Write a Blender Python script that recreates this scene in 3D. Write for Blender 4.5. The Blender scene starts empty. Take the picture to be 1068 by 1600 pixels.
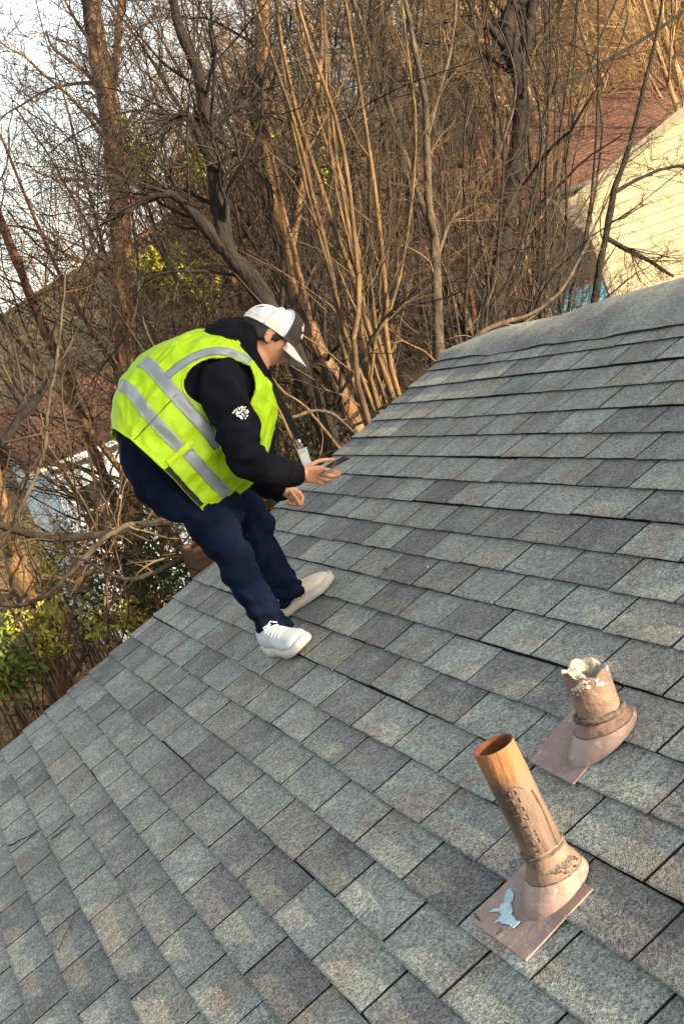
import bpy, bmesh, math, random
import numpy as np
from mathutils import Vector, Matrix, noise

S = bpy.context.scene
COL = S.collection
rad = math.radians

# ------------------------------------------------------------------ camera, sky, sun, exposure
CAM = np.array([-0.23423693, -6.95549924, 1.61487301])
CM = np.array([[0.87503788, 0.38225993, -0.29696136],
               [-0.33774636, 0.04268661, -0.94026871],
               [-0.34675078, 0.92306836, 0.1664593]])
FPX = 2150.0
cd = bpy.data.cameras.new('camera'); co = bpy.data.objects.new('camera', cd); COL.objects.link(co)
mw = Matrix.Identity(4)
for i in range(3):
    for j in range(3): mw[i][j] = CM[i][j]
    mw[i][3] = CAM[i]
co.matrix_world = mw
cd.sensor_fit = 'VERTICAL'; cd.sensor_height = 36.0; cd.lens = 36.0 * FPX / 1600.0
cd.clip_start = 0.05; cd.clip_end = 2000
S.camera = co

SUN_EL, SUN_AZ = 13.0, 145.0
wd = bpy.data.worlds.new('World'); S.world = wd; wd.use_nodes = True
wn = wd.node_tree.nodes
sky = wn.new('ShaderNodeTexSky'); sky.sky_type = 'NISHITA'; sky.sun_disc = False
sky.sun_elevation = rad(SUN_EL); sky.sun_rotation = rad(SUN_AZ); sky.air_density = 1.0; sky.dust_density = 2.0
hsv = wn.new('ShaderNodeHueSaturation'); hsv.inputs['Saturation'].default_value = .50; wd.node_tree.links.new(sky.outputs[0], hsv.inputs['Color'])
wbt = wn.new('ShaderNodeMix'); wbt.data_type = 'RGBA'; wbt.blend_type = 'MULTIPLY'; wbt.inputs[0].default_value = 1.0; wbt.inputs[7].default_value = (1.05, 1.0, .93, 1)
wd.node_tree.links.new(hsv.outputs[0], wbt.inputs[6]); wd.node_tree.links.new(wbt.outputs[2], wn['Background'].inputs[0]); wn['Background'].inputs[1].default_value = 0.115
sl = bpy.data.lights.new('sun', 'SUN'); so = bpy.data.objects.new('sun', sl); COL.objects.link(so)
sl.energy = 3.9; sl.angle = rad(0.6); sl.color = (1.0, 0.81, 0.55)
sd = Vector((math.sin(rad(SUN_AZ)) * math.cos(rad(SUN_EL)), math.cos(rad(SUN_AZ)) * math.cos(rad(SUN_EL)), math.sin(rad(SUN_EL))))
so.rotation_euler = sd.to_track_quat('Z', 'Y').to_euler(); so.location = (5, -20, 15)
S.view_settings.view_transform = 'Standard'; S.view_settings.look = 'None'
S.view_settings.gamma = 1.0; S.view_settings.exposure = 2.2; S.view_settings.use_curve_mapping = False

# ------------------------------------------------------------------ layout helpers
GZ = -3.0
PITCH = rad(18.4); CP, SP = math.cos(PITCH), math.sin(PITCH)
def RP(s, t, h=0.0):
    return np.array([t * CP - h * SP, -s, t * SP + h * CP])
RN = np.array([-SP, 0, CP]); RT = np.array([CP, 0, SP])
def ray(x, y):
    d = np.array([(x - 534) / FPX, -(y - 800) / FPX, -1.0]); return CM @ d
def at(x, y, dep): return CAM + ray(x, y) * dep
def atY(x, y, Y):
    d = ray(x, y); return CAM + d * ((Y - CAM[1]) / d[1])
def roof_st(x, y, h=0.0):
    d = ray(x, y); lam = (h - RN @ CAM) / (RN @ d); p = CAM + lam * d
    return -p[1], p[0] * CP + p[2] * SP
def proj(P):
    P = np.asarray(P, float); q = (P - CAM) @ CM
    return np.stack([534 + FPX * q[..., 0] / -q[..., 2], 800 - FPX * q[..., 1] / -q[..., 2], -q[..., 2]], -1)
def nrm(v):
    v = np.asarray(v, float); return v / (np.linalg.norm(v) + 1e-12)
def sm(pts, n):
    """Catmull-Rom resample of a list of rows to n rows."""
    P = np.asarray(pts, float); m = len(P)
    Q = np.vstack([2 * P[0] - P[1], P, 2 * P[-1] - P[-2]])
    out = []
    for t in np.linspace(0, m - 1 - 1e-9, n):
        i = int(t); f = t - i; a, b, c, d = Q[i], Q[i + 1], Q[i + 2], Q[i + 3]
        out.append(.5 * ((2 * b) + (c - a) * f + (2 * a - 5 * b + 4 * c - d) * f * f + (3 * b - a - 3 * c + d) * f ** 3))
    return np.array(out)

# ------------------------------------------------------------------ objects
ORG = {}
def thing(name, label, cat, loc=(0, 0, 0), group=None):
    o = bpy.data.objects.new(name, None); COL.objects.link(o); o.location = tuple(float(v) for v in loc)
    o['label'] = label; o['category'] = cat; o.empty_display_size = .1
    if group: o['group'] = group
    ORG[o.name] = np.array(loc, float); return o
def tag(o, label, cat, group=None):
    o['label'] = label; o['category'] = cat
    if group: o['group'] = group
    return o
def mesh_np(name, V, F, smooth=False):
    V = np.asarray(V, np.float32); me = bpy.data.meshes.new(name)
    if isinstance(F, np.ndarray):
        nf, k = F.shape
        me.vertices.add(len(V)); me.vertices.foreach_set('co', V.ravel())
        me.loops.add(nf * k); me.loops.foreach_set('vertex_index', F.astype(np.int32).ravel())
        me.polygons.add(nf); me.polygons.foreach_set('loop_start', np.arange(0, nf * k, k, dtype=np.int32))
        me.update(calc_edges=True); me.validate()
    else:
        me.from_pydata([tuple(map(float, v)) for v in V], [], F)
        me.update()
    if smooth: me.polygons.foreach_set('use_smooth', np.ones(len(me.polygons), bool))
    return me
def link(name, me, mat=None, parent=None, kind=None):
    o = bpy.data.objects.new(name, me); COL.objects.link(o)
    if mat is not None:
        for m in (mat if isinstance(mat, (list, tuple)) else [mat]): me.materials.append(m)
    if parent is not None:
        o.parent = parent; ORG[o.name] = ORG.get(parent.name, np.zeros(3))
    if kind: o['kind'] = kind
    return o
def obj(name, V, F, mat, parent=None, smooth=False, kind=None):
    V = np.asarray(V, float)
    if parent is not None: V = V - ORG.get(parent.name, np.zeros(3))
    return link(name, mesh_np(name, V, F, smooth), mat, parent, kind)
class MB:
    def __init__(s): s.V = []; s.F = []
    def add(s, V, F):
        b = len(s.V); s.V += [tuple(v) for v in V]; s.F += [tuple(i + b for i in f) for f in F]; return s
    def box(s, c, ax, ay, az):
        c = np.array(c, float); ax, ay, az = map(lambda q: np.array(q, float), (ax, ay, az))
        V = [c + i * ax + j * ay + k * az for i in (-1, 1) for j in (-1, 1) for k in (-1, 1)]
        return s.add(V, [(0, 1, 3, 2), (4, 6, 7, 5), (0, 4, 5, 1), (2, 3, 7, 6), (0, 2, 6, 4), (1, 5, 7, 3)])
    def loft(s, rings, cap=True, close=True):
        n = len(rings[0]); V = [p for r in rings for p in r]; F = []
        for i in range(len(rings) - 1):
            for j in range(n if close else n - 1):
                k = (j + 1) % n; F.append((i * n + j, i * n + k, (i + 1) * n + k, (i + 1) * n + j))
        if cap: F.append(tuple(range(n))[::-1]); F.append(tuple(range((len(rings) - 1) * n, len(rings) * n)))
        return s.add(V, F)
    def tube(s, pts, radii, sides=12, cap=True):
        pts = np.asarray(pts, float); radii = np.broadcast_to(np.asarray(radii, float), (len(pts),))
        tg = np.gradient(pts, axis=0); tg /= np.linalg.norm(tg, axis=1)[:, None] + 1e-12
        u = np.cross(tg[0], [0.31, .17, .93]);
        if np.linalg.norm(u) < .1: u = np.cross(tg[0], [1, 0, 0])
        rings = []
        for p, t, r in zip(pts, tg, radii):
            u = nrm(u - (u @ t) * t); v = np.cross(t, u)
            rings.append([p + r * (math.cos(a) * u + math.sin(a) * v) for a in np.linspace(0, 2 * math.pi, sides, endpoint=False)])
        return s.loft(rings, cap)
    def ell(s, c, ax, ay, az, nu=16, nv=10):
        c = np.array(c, float); rings = []
        for th in np.linspace(.12, math.pi - .12, nv):
            rings.append([c + math.sin(th) * (math.cos(a) * np.array(ax) + math.sin(a) * np.array(ay)) - math.cos(th) * np.array(az) for a in np.linspace(0, 2 * math.pi, nu, endpoint=False)])
        return s.loft(rings)
    def build(s, name, mat, parent=None, smooth=False, kind=None): return obj(name, s.V, s.F, mat, parent, smooth, kind)

def remesh(mb, vox, it=4, fac=.5):
    me = mesh_np('tmp', mb.V, mb.F); o = bpy.data.objects.new('tmp', me); COL.objects.link(o)
    bm = bmesh.new(); bm.from_mesh(me); bmesh.ops.recalc_face_normals(bm, faces=bm.faces); bm.to_mesh(me); bm.free()
    m = o.modifiers.new('r', 'REMESH'); m.mode = 'VOXEL'; m.voxel_size = vox
    if it:
        q = o.modifiers.new('s', 'SMOOTH'); q.factor = fac; q.iterations = it
    dg = bpy.context.evaluated_depsgraph_get(); dg.update()
    r = bpy.data.meshes.new_from_object(o.evaluated_get(dg))
    bpy.data.objects.remove(o); bpy.data.meshes.remove(me)
    n = len(r.vertices); V = np.empty(n * 3, np.float32); r.vertices.foreach_get('co', V); N = np.empty(n * 3, np.float32)
    r.vertices.foreach_get('normal', N)
    F = [tuple(p.vertices) for p in r.polygons]; bpy.data.meshes.remove(r)
    return V.reshape(-1, 3).astype(float), N.reshape(-1, 3).astype(float), F
def nz(P, sc, off=0.0):
    return np.array([noise.noise(Vector((p[0] * sc + off, p[1] * sc, p[2] * sc))) for p in P])

# ------------------------------------------------------------------ materials
def mat(name, c1, c2=None, scale=8.0, rough=.8, bump=0.0, bscale=60.0, c3=None, s3=40.0, f3=(.5, .6), spec=.3, metal=0.0,
        stretch=(1, 1, 1), lo=.35, hi=.65, sheen=0.0, coords='Object', detail=5.0, bdist=.01, rnd=0.0, trans=0.0):
    m = bpy.data.materials.new(name); m.use_nodes = True
    nt = m.node_tree; N = nt.nodes; L = nt.links; b = N['Principled BSDF']
    b.inputs['Roughness'].default_value = rough; b.inputs['Specular IOR Level'].default_value = spec
    b.inputs['Metallic'].default_value = metal
    if sheen: b.inputs['Sheen Weight'].default_value = sheen
    if coords == 'World':
        g = N.new('ShaderNodeNewGeometry'); src = g.outputs['Position']
    else:
        g = N.new('ShaderNodeTexCoord'); src = g.outputs['Object']
    mp = N.new('ShaderNodeMapping'); mp.inputs['Scale'].default_value = stretch; L.new(src, mp.inputs['Vector'])
    def nt_(sc, det=detail):
        n = N.new('ShaderNodeTexNoise'); n.inputs['Scale'].default_value = sc; n.inputs['Detail'].default_value = det
        L.new(mp.outputs[0], n.inputs['Vector']); return n.outputs['Fac']
    def rng(v, a, c):
        r = N.new('ShaderNodeMapRange'); r.inputs['From Min'].default_value = a; r.inputs['From Max'].default_value = c; r.clamp = True
        L.new(v, r.inputs['Value']); return r.outputs['Result']
    def mix(f, a, c):
        x = N.new('ShaderNodeMix'); x.data_type = 'RGBA'
        if hasattr(f, 'links'): L.new(f, x.inputs['Factor'])
        else: x.inputs['Factor'].default_value = f
        for v, k in ((a, 6), (c, 7)):
            if hasattr(v, 'links'): L.new(v, x.inputs[k])
            else: x.inputs[k].default_value = (*v, 1)
        return x.outputs[2]
    col = c1
    if c2 is not None: col = mix(rng(nt_(scale), lo, hi), c1, c2)
    if c3 is not None: col = mix(rng(nt_(s3, 6.0), *f3), col, c3)
    if rnd:
        oi = N.new('ShaderNodeObjectInfo'); hs = N.new('ShaderNodeHueSaturation')
        r = N.new('ShaderNodeMapRange'); r.inputs['To Min'].default_value = 1 - rnd; r.inputs['To Max'].default_value = 1 + rnd
        L.new(oi.outputs['Random'], r.inputs['Value']); L.new(r.outputs[0], hs.inputs['Value'])
        if hasattr(col, 'links'): L.new(col, hs.inputs['Color'])
        else: hs.inputs['Color'].default_value = (*col, 1)
        col = hs.outputs[0]
    if hasattr(col, 'links'): L.new(col, b.inputs['Base Color'])
    else: b.inputs['Base Color'].default_value = (*col, 1)
    if bump:
        bn = N.new('ShaderNodeBump'); bn.inputs['Strength'].default_value = bump; bn.inputs['Distance'].default_value = bdist
        L.new(nt_(bscale, 6.0), bn.inputs['Height']); L.new(bn.outputs[0], b.inputs['Normal'])
    return m

def shingle_mat(name, tone, warm, dark=None):
    m = bpy.data.materials.new(name); m.use_nodes = True
    nt = m.node_tree; N = nt.nodes; L = nt.links; b = N['Principled BSDF']; b.inputs['Roughness'].default_value = .9; b.inputs['Specular IOR Level'].default_value = .25
    g = N.new('ShaderNodeNewGeometry')
    def noi(sc, det, off=0.0):
        mp = N.new('ShaderNodeMapping'); mp.inputs['Location'].default_value = (off, off, off); L.new(g.outputs['Position'], mp.inputs[0])
        n = N.new('ShaderNodeTexNoise'); n.inputs['Scale'].default_value = sc; n.inputs['Detail'].default_value = det; L.new(mp.outputs[0], n.inputs['Vector']); return n.outputs['Fac']
    def rng(v, a, c, x=0, y=1):
        r = N.new('ShaderNodeMapRange'); r.inputs[1].default_value = a; r.inputs[2].default_value = c; r.inputs[3].default_value = x; r.inputs[4].default_value = y; L.new(v, r.inputs[0]); return r.outputs[0]
    def mixc(f, a, c, mode='MIX'):
        x = N.new('ShaderNodeMix'); x.data_type = 'RGBA'; x.blend_type = mode
        if hasattr(f, 'links'): L.new(f, x.inputs[0])
        else: x.inputs[0].default_value = f
        for v, k in ((a, 6), (c, 7)):
            if hasattr(v, 'links'): L.new(v, x.inputs[k])
            else: x.inputs[k].default_value = (*v, 1)
        return x.outputs[2]
    # granules: light, mid and dark specks
    v = N.new('ShaderNodeTexVoronoi'); v.inputs['Scale'].default_value = 300; L.new(g.outputs['Position'], v.inputs['Vector'])
    sep = N.new('ShaderNodeSeparateColor'); L.new(v.outputs['Color'], sep.inputs[0])
    base = mixc(rng(noi(9, 3), .38, .62), tuple(c * .86 for c in tone), tuple(c * 1.10 for c in tone))
    base = mixc(rng(noi(4.5, 2, 7.0), .52, .68), base, warm)
    if dark is not None: base = mixc(rng(noi(5.5, 2, 11.0), .40, .58), base, dark)
    gr = mixc(rng(sep.outputs[0], .0, 1.0), (.36, .36, .38), (1.70, 1.68, 1.62))
    base = mixc(1.0, base, gr, 'MULTIPLY')
    v2_ = N.new('ShaderNodeTexVoronoi'); v2_.inputs['Scale'].default_value = 125; L.new(g.outputs['Position'], v2_.inputs['Vector'])
    s2_ = N.new('ShaderNodeSeparateColor'); L.new(v2_.outputs['Color'], s2_.inputs[0])
    base = mixc(1.0, base, mixc(s2_.outputs[0], (.665, .635, .66), (1.36, 1.25, 1.23)), 'MULTIPLY')
    fl = mixc(rng(sep.outputs[1], .86, .90, 0, .55), base, (.30, .285, .25))
    st = mixc(rng(noi(1.3, 4, 3.0), .58, .72, 0, .35), fl, (.055, .052, .05))
    L.new(st, b.inputs['Base Color'])
    bn = N.new('ShaderNodeBump'); bn.inputs['Strength'].default_value = .4; bn.inputs['Distance'].default_value = .002
    L.new(v.outputs['Distance'], bn.inputs['Height']); L.new(bn.outputs[0], b.inputs['Normal'])
    return m

SH = [shingle_mat('shingle_grey', (0.195, 0.226, 0.208), (.182, .178, .156)),
      shingle_mat('shingle_pale', (0.224, 0.256, 0.235), (.205, .200, .175)),
      shingle_mat('shingle_mid', (0.173, 0.199, 0.185), (.155, .150, .135), (.134, .143, .141)),
      shingle_mat('shingle_dark', (0.156, 0.176, 0.166), (.135, .130, .120), (.110, .118, .119)),
      shingle_mat('shingle_brown_grey', (0.201, 0.216, 0.188), (.19, .178, .150))]
M_edge = mat('asphalt_edge', (.014, .014, .015), (.03, .03, .03), 200, .95)
M_deck = mat('roof_felt', (.012, .012, .013), rough=.95)
M_trim = mat('painted_trim', (.45, .43, .38), (.32, .30, .27), 6, .7)
M_brick = mat('house_brick_wall', (.22, .12, .08), (.15, .09, .07), 20, .9)
M_bark = mat('bark_brown', (.125, .072, .036), (.024, .016, .011), 22, .95, .8, 40, stretch=(1, 1, .25), c3=(.19, .115, .055), s3=9, bdist=.02)
M_bark_dark = mat('bark_dark', (.020, .015, .011), (.006, .005, .004), 18, .95, .8, 45, stretch=(1, 1, .25), bdist=.02)  # dark bark, darkened further to stand in for shade on the trunks
M_bark_red = mat('bark_reddish', (.12, .050, .027), (.035, .018, .012), 20, .95, .7, 40, stretch=(1, 1, .25), bdist=.02)
M_bark_grey = mat('bark_grey', (.082, .062, .042), (.026, .020, .014), 20, .95, .7, 45, stretch=(1, 1, .3), bdist=.015)
M_whip = mat('whip_stem_tan', (.125, .076, .030), (.032, .021, .012), 14, .85, .6, 50, stretch=(1, 1, .3))
M_twig = mat('twig_brown', (.052, .034, .021), (.016, .012, .009), 6, .9, coords='World')
M_twig_tan = mat('twig_tan', (.13, .082, .040), (.045, .030, .018), 5, .9, coords='World')
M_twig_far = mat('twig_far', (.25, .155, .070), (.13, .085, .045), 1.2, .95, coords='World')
M_deadleaf = mat('dead_leaf', (.13, .065, .027), (.07, .038, .02), 3, .9, coords='World')
M_leaf_y = mat('leaf_yellow_green', (.34, .31, .035), (.14, .15, .022), 4, .6, coords='World')
M_leaf_g = mat('leaf_green', (.16, .20, .03), (.045, .075, .015), 4, .5, coords='World')
M_leaf_d = mat('leaf_dark_green', (.050, .066, .020), (.018, .030, .010), 4, .6, coords='World')
M_ground = mat('leaf_litter_ground', (.20, .125, .052), (.075, .050, .026), 1.3, 1, .8, 6, c3=(.085, .085, .028), s3=.35, f3=(.5, .62), coords='World', bdist=.15, detail=9)

# ------------------------------------------------------------------ ground and hill
def ground_z(x, y):
    r = np.maximum(0, y - 16)
    z = GZ + .045 * r + .00018 * r ** 2
    z = z + np.clip((x + 4) / 40, 0, 1.2) * np.clip((y - 12) / 40, 0, 2.2) * 3.6
    return z + .25 * np.sin(x * .31 + 1) * np.sin(y * .27) * np.clip((y - 4) / 10, 0, 1)
gx = np.concatenate([np.linspace(-500, -60, 14), np.linspace(-52, 70, 62), np.linspace(80, 500, 12)])
gy = np.concatenate([np.linspace(-200, -20, 8), np.linspace(-15, 110, 64), np.linspace(125, 700, 12)])
GX, GY = np.meshgrid(gx, gy); GZZ = ground_z(GX, np.minimum(GY, 130))
nx, ny = len(gx), len(gy)
idx = np.arange(nx * ny).reshape(ny, nx)
F = np.stack([idx[:-1, :-1].ravel(), idx[:-1, 1:].ravel(), idx[1:, 1:].ravel(), idx[1:, :-1].ravel()], 1)
obj('ground', np.stack([GX.ravel(), GY.ravel(), GZZ.ravel()], 1), F, M_ground, smooth=True, kind='structure')

# ------------------------------------------------------------------ the shingled house
EXP, TABW = .143, .33237
K0, K1 = -8, 20
RIDGE_T = 3.05
S_END = 11.0
house = thing('house', 'house whose grey shingled roof slope the man in the yellow vest stands on', 'house', (1.5, -5.0, GZ))
deckm = MB()
T0 = K0 * EXP + .02
deckm.loft([[RP(.0, T0, -.006), RP(.0, RIDGE_T, -.006), RP(.0, RIDGE_T, -.03), RP(.0, T0, -.03)],
            [RP(S_END, T0, -.006), RP(S_END, RIDGE_T, -.006), RP(S_END, RIDGE_T, -.03), RP(S_END, T0, -.03)]])
def RP2(s, t, h=0.0):      # the far slope, mirrored about the ridge
    p = RP(s, t, h); p[0] = 2 * RIDGE_T * CP - p[0]; return p
roof = deckm.build('roof', M_deck, house)
b = MB()
b.loft([[RP2(.0, T0, .004), RP2(.0, RIDGE_T, .004), RP2(.0, RIDGE_T, -.03), RP2(.0, T0, -.03)],
        [RP2(S_END, T0, .004), RP2(S_END, RIDGE_T, .004), RP2(S_END, RIDGE_T, -.03), RP2(S_END, T0, -.03)]])
b.build('far_slope', SH[0], house)
b = MB()
for f in (RP, RP2):
    b.loft([[f(.012, T0, -.032), f(.012, RIDGE_T, -.032), f(.012, RIDGE_T, -.2), f(.012, T0, -.2)],
            [f(.04, T0, -.032), f(.04, RIDGE_T, -.032), f(.04, RIDGE_T, -.2), f(.04, T0, -.2)]])
b.build('fascia', M_trim, house)
b = MB(); xe0, xe1 = RP(0, T0 + .35)[0], RP2(0, T0 + .35)[0]; zr = RP(0, RIDGE_T, -.04)[2]; ze = RP(0, T0 + .35, -.04)[2]
b.add([(xe0, -.3, GZ), (xe1, -.3, GZ), (xe1, -.3, ze), ((xe0 + xe1) / 2, -.3, zr), (xe0, -.3, ze),
       (xe0, -S_END + .3, GZ), (xe1, -S_END + .3, GZ), (xe1, -S_END + .3, ze), ((xe0 + xe1) / 2, -S_END + .3, zr), (xe0, -S_END + .3, ze)],
      [(0, 1, 2, 3, 4), (9, 8, 7, 6, 5), (0, 5, 6, 1), (1, 6, 7, 2), (4, 9, 5, 0)])
b.build('wall', M_brick, house)

# tabs
rs = np.random.default_rng(7)
def tab_mesh(w, seed, depth=EXP):
    r = np.random.default_rng(seed)
    n = 6; xs = np.linspace(-w / 2, w / 2, n + 1); V = []; F = []
    T = .0092; d = depth + .004
    low = r.normal(0, .0009, n + 1); low -= low.mean()
    lift = np.abs(r.normal(0, .0007, n + 1)) + (r.random() < .25) * .002 * np.linspace(0, 1, n + 1) ** 3
    rows = [(0, 0), (.006, 0), (depth * .5, 0), (d, 0)]
    for ri, (t, _) in enumerate(rows):
        for i, x in enumerate(xs):
            h = .0098 - T * t / depth - (.0010 if ri == 0 else 0) + lift[i] * max(0, 1 - t / .06)
            V.append((x + (r.normal(0, .0004) if i in (0, n) else 0), t + (low[i] if ri == 0 else 0), h))
    m = n + 1
    for ri in range(3):
        for i in range(n): F.append((ri * m + i, ri * m + i + 1, (ri + 1) * m + i + 1, (ri + 1) * m + i))
    base = len(V)
    for i, x in enumerate(xs): V.append((x, low[i] + .0008, .0048 + lift[i]))
    for i, x in enumerate(xs): V.append((x, .030, .0008))
    for i in range(n):
        F.append((i + 1, i, base + i, base + i + 1)); F.append((base + i + 1, base + i, base + m + i, base + m + i + 1))
    s0 = len(V); V += [(-w / 2, d, -.007), (w / 2, d, -.007)]
    F.append((0, m, 2 * m, 3 * m, s0, base + m, base)); F.append((n + 3 * m, n + 2 * m, n + m, n, base + n, base + m + n, s0 + 1))
    return V, F, [0 if i < 18 else 1 for i in range(len(F))]
GAP = .0092
NV = 12
tabv = [tab_mesh(TABW - GAP * (.55 + .8 * rs.random()), 100 + i) for i in range(NV)]
tabme = []
for V_, F_, mi_ in tabv:
    me = mesh_np('shingle', V_, F_); me.materials.append(SH[0]); me.materials.append(M_edge)
    me.polygons.foreach_set('material_index', mi_); tabme.append(me)
pe = [roof_st(*p) for p in [(735, 1437), (818, 1500), (873, 1440), (800, 1383)]]
tabs = []
for k in range(K0, K1 + 1):
    off = (.026 + (k - 1) * .1885 + rs.normal(0, .006)) % TABW
    ph = rs.random() * 6; w1 = .0035
    s = off - TABW
    while s < S_END - .02:
        a, e = s, s + TABW
        a2 = max(a, -.03)
        if e - a2 > .03:
            sc = (a2 + e) / 2
            dt = w1 * math.sin(sc * 1.3 + ph) + .002 * math.sin(sc * 3.7 + ph * 2) + rs.normal(0, .0011)
            tone = rs.choice(5, p=[.40, .23, .19, .13, .05])
            tabs.append((k, sc, k * EXP + dt, (e - a2) / TABW, tone, rs.integers(NV), rs.normal(0, .0035), abs(rs.normal(0, .0007))))
        s = e
def tab_area(tb):
    k, sc, t, wf = tb[:4]
    P = [RP(sc - .16 * wf, t), RP(sc + .16 * wf, t), RP(sc + .16 * wf, t + EXP), RP(sc - .16 * wf, t + EXP)]
    q = proj(P)
    if (q[:, 2] < .3).any(): return 0
    if q[:, 0].max() < 0 or q[:, 0].min() > 1068 or q[:, 1].max() < 0 or q[:, 1].min() > 1600: return 0
    cx = np.clip(q[:, 0], 0, 1068); cy = np.clip(q[:, 1], 0, 1600)
    return .5 * abs(np.dot(cx, np.roll(cy, 1)) - np.dot(cy, np.roll(cx, 1)))
order = sorted(range(len(tabs)), key=lambda i: -tab_area(tabs[i]))
Rm = Matrix(((0, CP, -SP, 0), (-1, 0, 0, 0), (0, SP, CP, 0), (0, 0, 0, 1)))   # local x -> s, y -> t, z -> h
roofinv = ORG[roof.name]
def tab_mat(tb):
    k, sc, t, wf, tone, vi, rot, lift = tb
    L_ = Matrix.Translation(Vector(RP(sc, t, lift))) @ Rm @ Matrix.Rotation(rot, 4, 'Z') @ Matrix.Diagonal((wf, 1, 1, 1))
    return L_
stuffV, stuffF, stuffM = [], [], []
NPART = 285
for rank, i in enumerate(order):
    tb = tabs[i]; M = tab_mat(tb)
    if rank < NPART and tab_area(tb) > 0:
        o = bpy.data.objects.new('shingle', tabme[tb[5]]); COL.objects.link(o); o.parent = roof
        o.matrix_local = Matrix.Translation(Vector(-roofinv)) @ M
        o.material_slots[0].link = 'OBJECT'; o.material_slots[0].material = SH[tb[4]]
    else:
        Vt, Ft, Mt = tabv[tb[5]]; base = len(stuffV)
        A = np.array(M)
        stuffV += (np.asarray(Vt) @ A[:3, :3].T + A[:3, 3]).tolist()
        stuffF += [tuple(q + base for q in f) for f in Ft]; stuffM += [tb[4] if q == 0 else 5 for q in Mt]
so_ = obj('shingle_field', stuffV, stuffF, SH + [M_edge], roof, kind='stuff'); so_.data.polygons.foreach_set('material_index', np.array(stuffM, np.int32))
# rolled ridge covering, humped over the ridge and drooping at the gable end
def cap_ts(s): return float(np.interp(s, [-.11, .02, .22, .89, 1.3, 1.89, 2.6, 4, 11], [3.09, 3.15, 3.20, 3.245, 3.305, 3.375, 3.42, 3.44, 3.44]))
rc = np.random.default_rng(52); CAPS = [-.035, .86, 1.82, 2.80, 3.78, 4.76, 5.74, 6.72, 7.70, 8.68, 9.66, 10.64]
for ci in range(len(CAPS) - 1):
    s0, s1 = CAPS[ci] - (.0 if ci == 0 else .06), CAPS[ci + 1]; ns = 22; V = []; F = []; nq = 10; nf = 9; m_ = nq + nf
    for i in range(ns + 1):
        s = s0 + (s1 - s0) * i / ns; up = .013 + .0015 * (1 - i / ns) + .0035 * math.sin(s * 5.1) * math.sin(s * 1.7)
        ta = cap_ts(s); te = 2.938 + .006 * math.sin(s * 6.3) + .004 * math.sin(s * 17) + rc.normal(0, .0015)
        row = []
        for q in np.linspace(0, 1, nq):
            row.append(RP(s, te + (ta - te) * q, up + .012 * math.sin(q * math.pi) - .022 * q * q + .003 * math.sin(s * 7 + q * 5)))
        pa = row[-1]; sl0 = (row[-1][2] - row[-2][2]) / (row[-1][0] - row[-2][0])
        for u in np.linspace(.05, .46, nf): row.append(np.array([pa[0] + u, -s, pa[2] + sl0 * u * max(0, 1 - u / .12) - .10 * u - 1.25 * u * u]))
        V += row
    for i in range(ns):
        for q in range(m_ - 1): F.append((i * m_ + q, i * m_ + q + 1, (i + 1) * m_ + q + 1, (i + 1) * m_ + q))
    b0 = len(V)
    for i in range(ns + 1): v = V[i * m_]; V.append(v - RN * .011)
    b1_ = len(V)
    for i in range(ns + 1): V.append(V[i * m_])
    for i in range(ns): F.append((b1_ + i, b1_ + i + 1, b0 + i + 1, b0 + i))
    for e in (0, ns):
        bb = len(V)
        for q in range(m_): V.append(V[e * m_ + q] - RN * .006)
        for q in range(m_): V.append(V[e * m_ + q])
        for q in range(m_ - 1): F.append((bb + m_ + q, bb + m_ + q + 1, bb + q + 1, bb + q))
    rcap = obj('ridge_cap', V, F, [SH[[0, 2, 0, 2, 0, 1][ci % 6]], M_edge], roof, True)
    rcap.data.polygons.foreach_set('material_index', [0 if q < ns * (m_ - 1) else 1 for q in range(len(F))])

# ------------------------------------------------------------------ vent pipes
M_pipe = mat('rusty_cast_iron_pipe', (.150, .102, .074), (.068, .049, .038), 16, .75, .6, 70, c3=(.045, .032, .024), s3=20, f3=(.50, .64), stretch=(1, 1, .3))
M_pipe_short = mat('brown_painted_pipe', (.22, .142, .105), (.13, .085, .065), 22, .75, .5, 80, c3=(.13, .085, .06), s3=40, f3=(.60, .68))
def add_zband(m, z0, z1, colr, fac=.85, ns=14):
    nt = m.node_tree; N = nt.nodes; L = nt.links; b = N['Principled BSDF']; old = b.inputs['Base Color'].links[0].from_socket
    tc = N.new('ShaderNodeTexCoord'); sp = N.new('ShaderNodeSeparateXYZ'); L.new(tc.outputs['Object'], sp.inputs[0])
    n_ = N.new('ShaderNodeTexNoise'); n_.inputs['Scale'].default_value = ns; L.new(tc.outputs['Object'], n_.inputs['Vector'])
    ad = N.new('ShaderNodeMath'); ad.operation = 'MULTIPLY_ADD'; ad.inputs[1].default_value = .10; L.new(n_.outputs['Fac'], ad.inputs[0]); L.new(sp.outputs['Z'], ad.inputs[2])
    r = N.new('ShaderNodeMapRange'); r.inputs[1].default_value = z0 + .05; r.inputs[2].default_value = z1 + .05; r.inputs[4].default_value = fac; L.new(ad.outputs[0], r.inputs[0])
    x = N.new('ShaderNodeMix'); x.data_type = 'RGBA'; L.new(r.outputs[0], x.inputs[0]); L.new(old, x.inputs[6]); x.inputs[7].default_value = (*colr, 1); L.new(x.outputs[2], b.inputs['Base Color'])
M_pipe_in = mat('pipe_inside_rust', (.16, .05, .015), (.05, .018, .008), 20, .95)
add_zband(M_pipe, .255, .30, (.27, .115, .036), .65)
M_pipe_dark = mat('cast_seam', (.075, .050, .036), rough=.8)
M_flash = mat('brown_painted_flashing', (.275, .190, .160), (.175, .124, .106), 11, .45, .35, 45, c3=(.36, .30, .27), s3=60, f3=(.58, .74), spec=.4)
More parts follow.
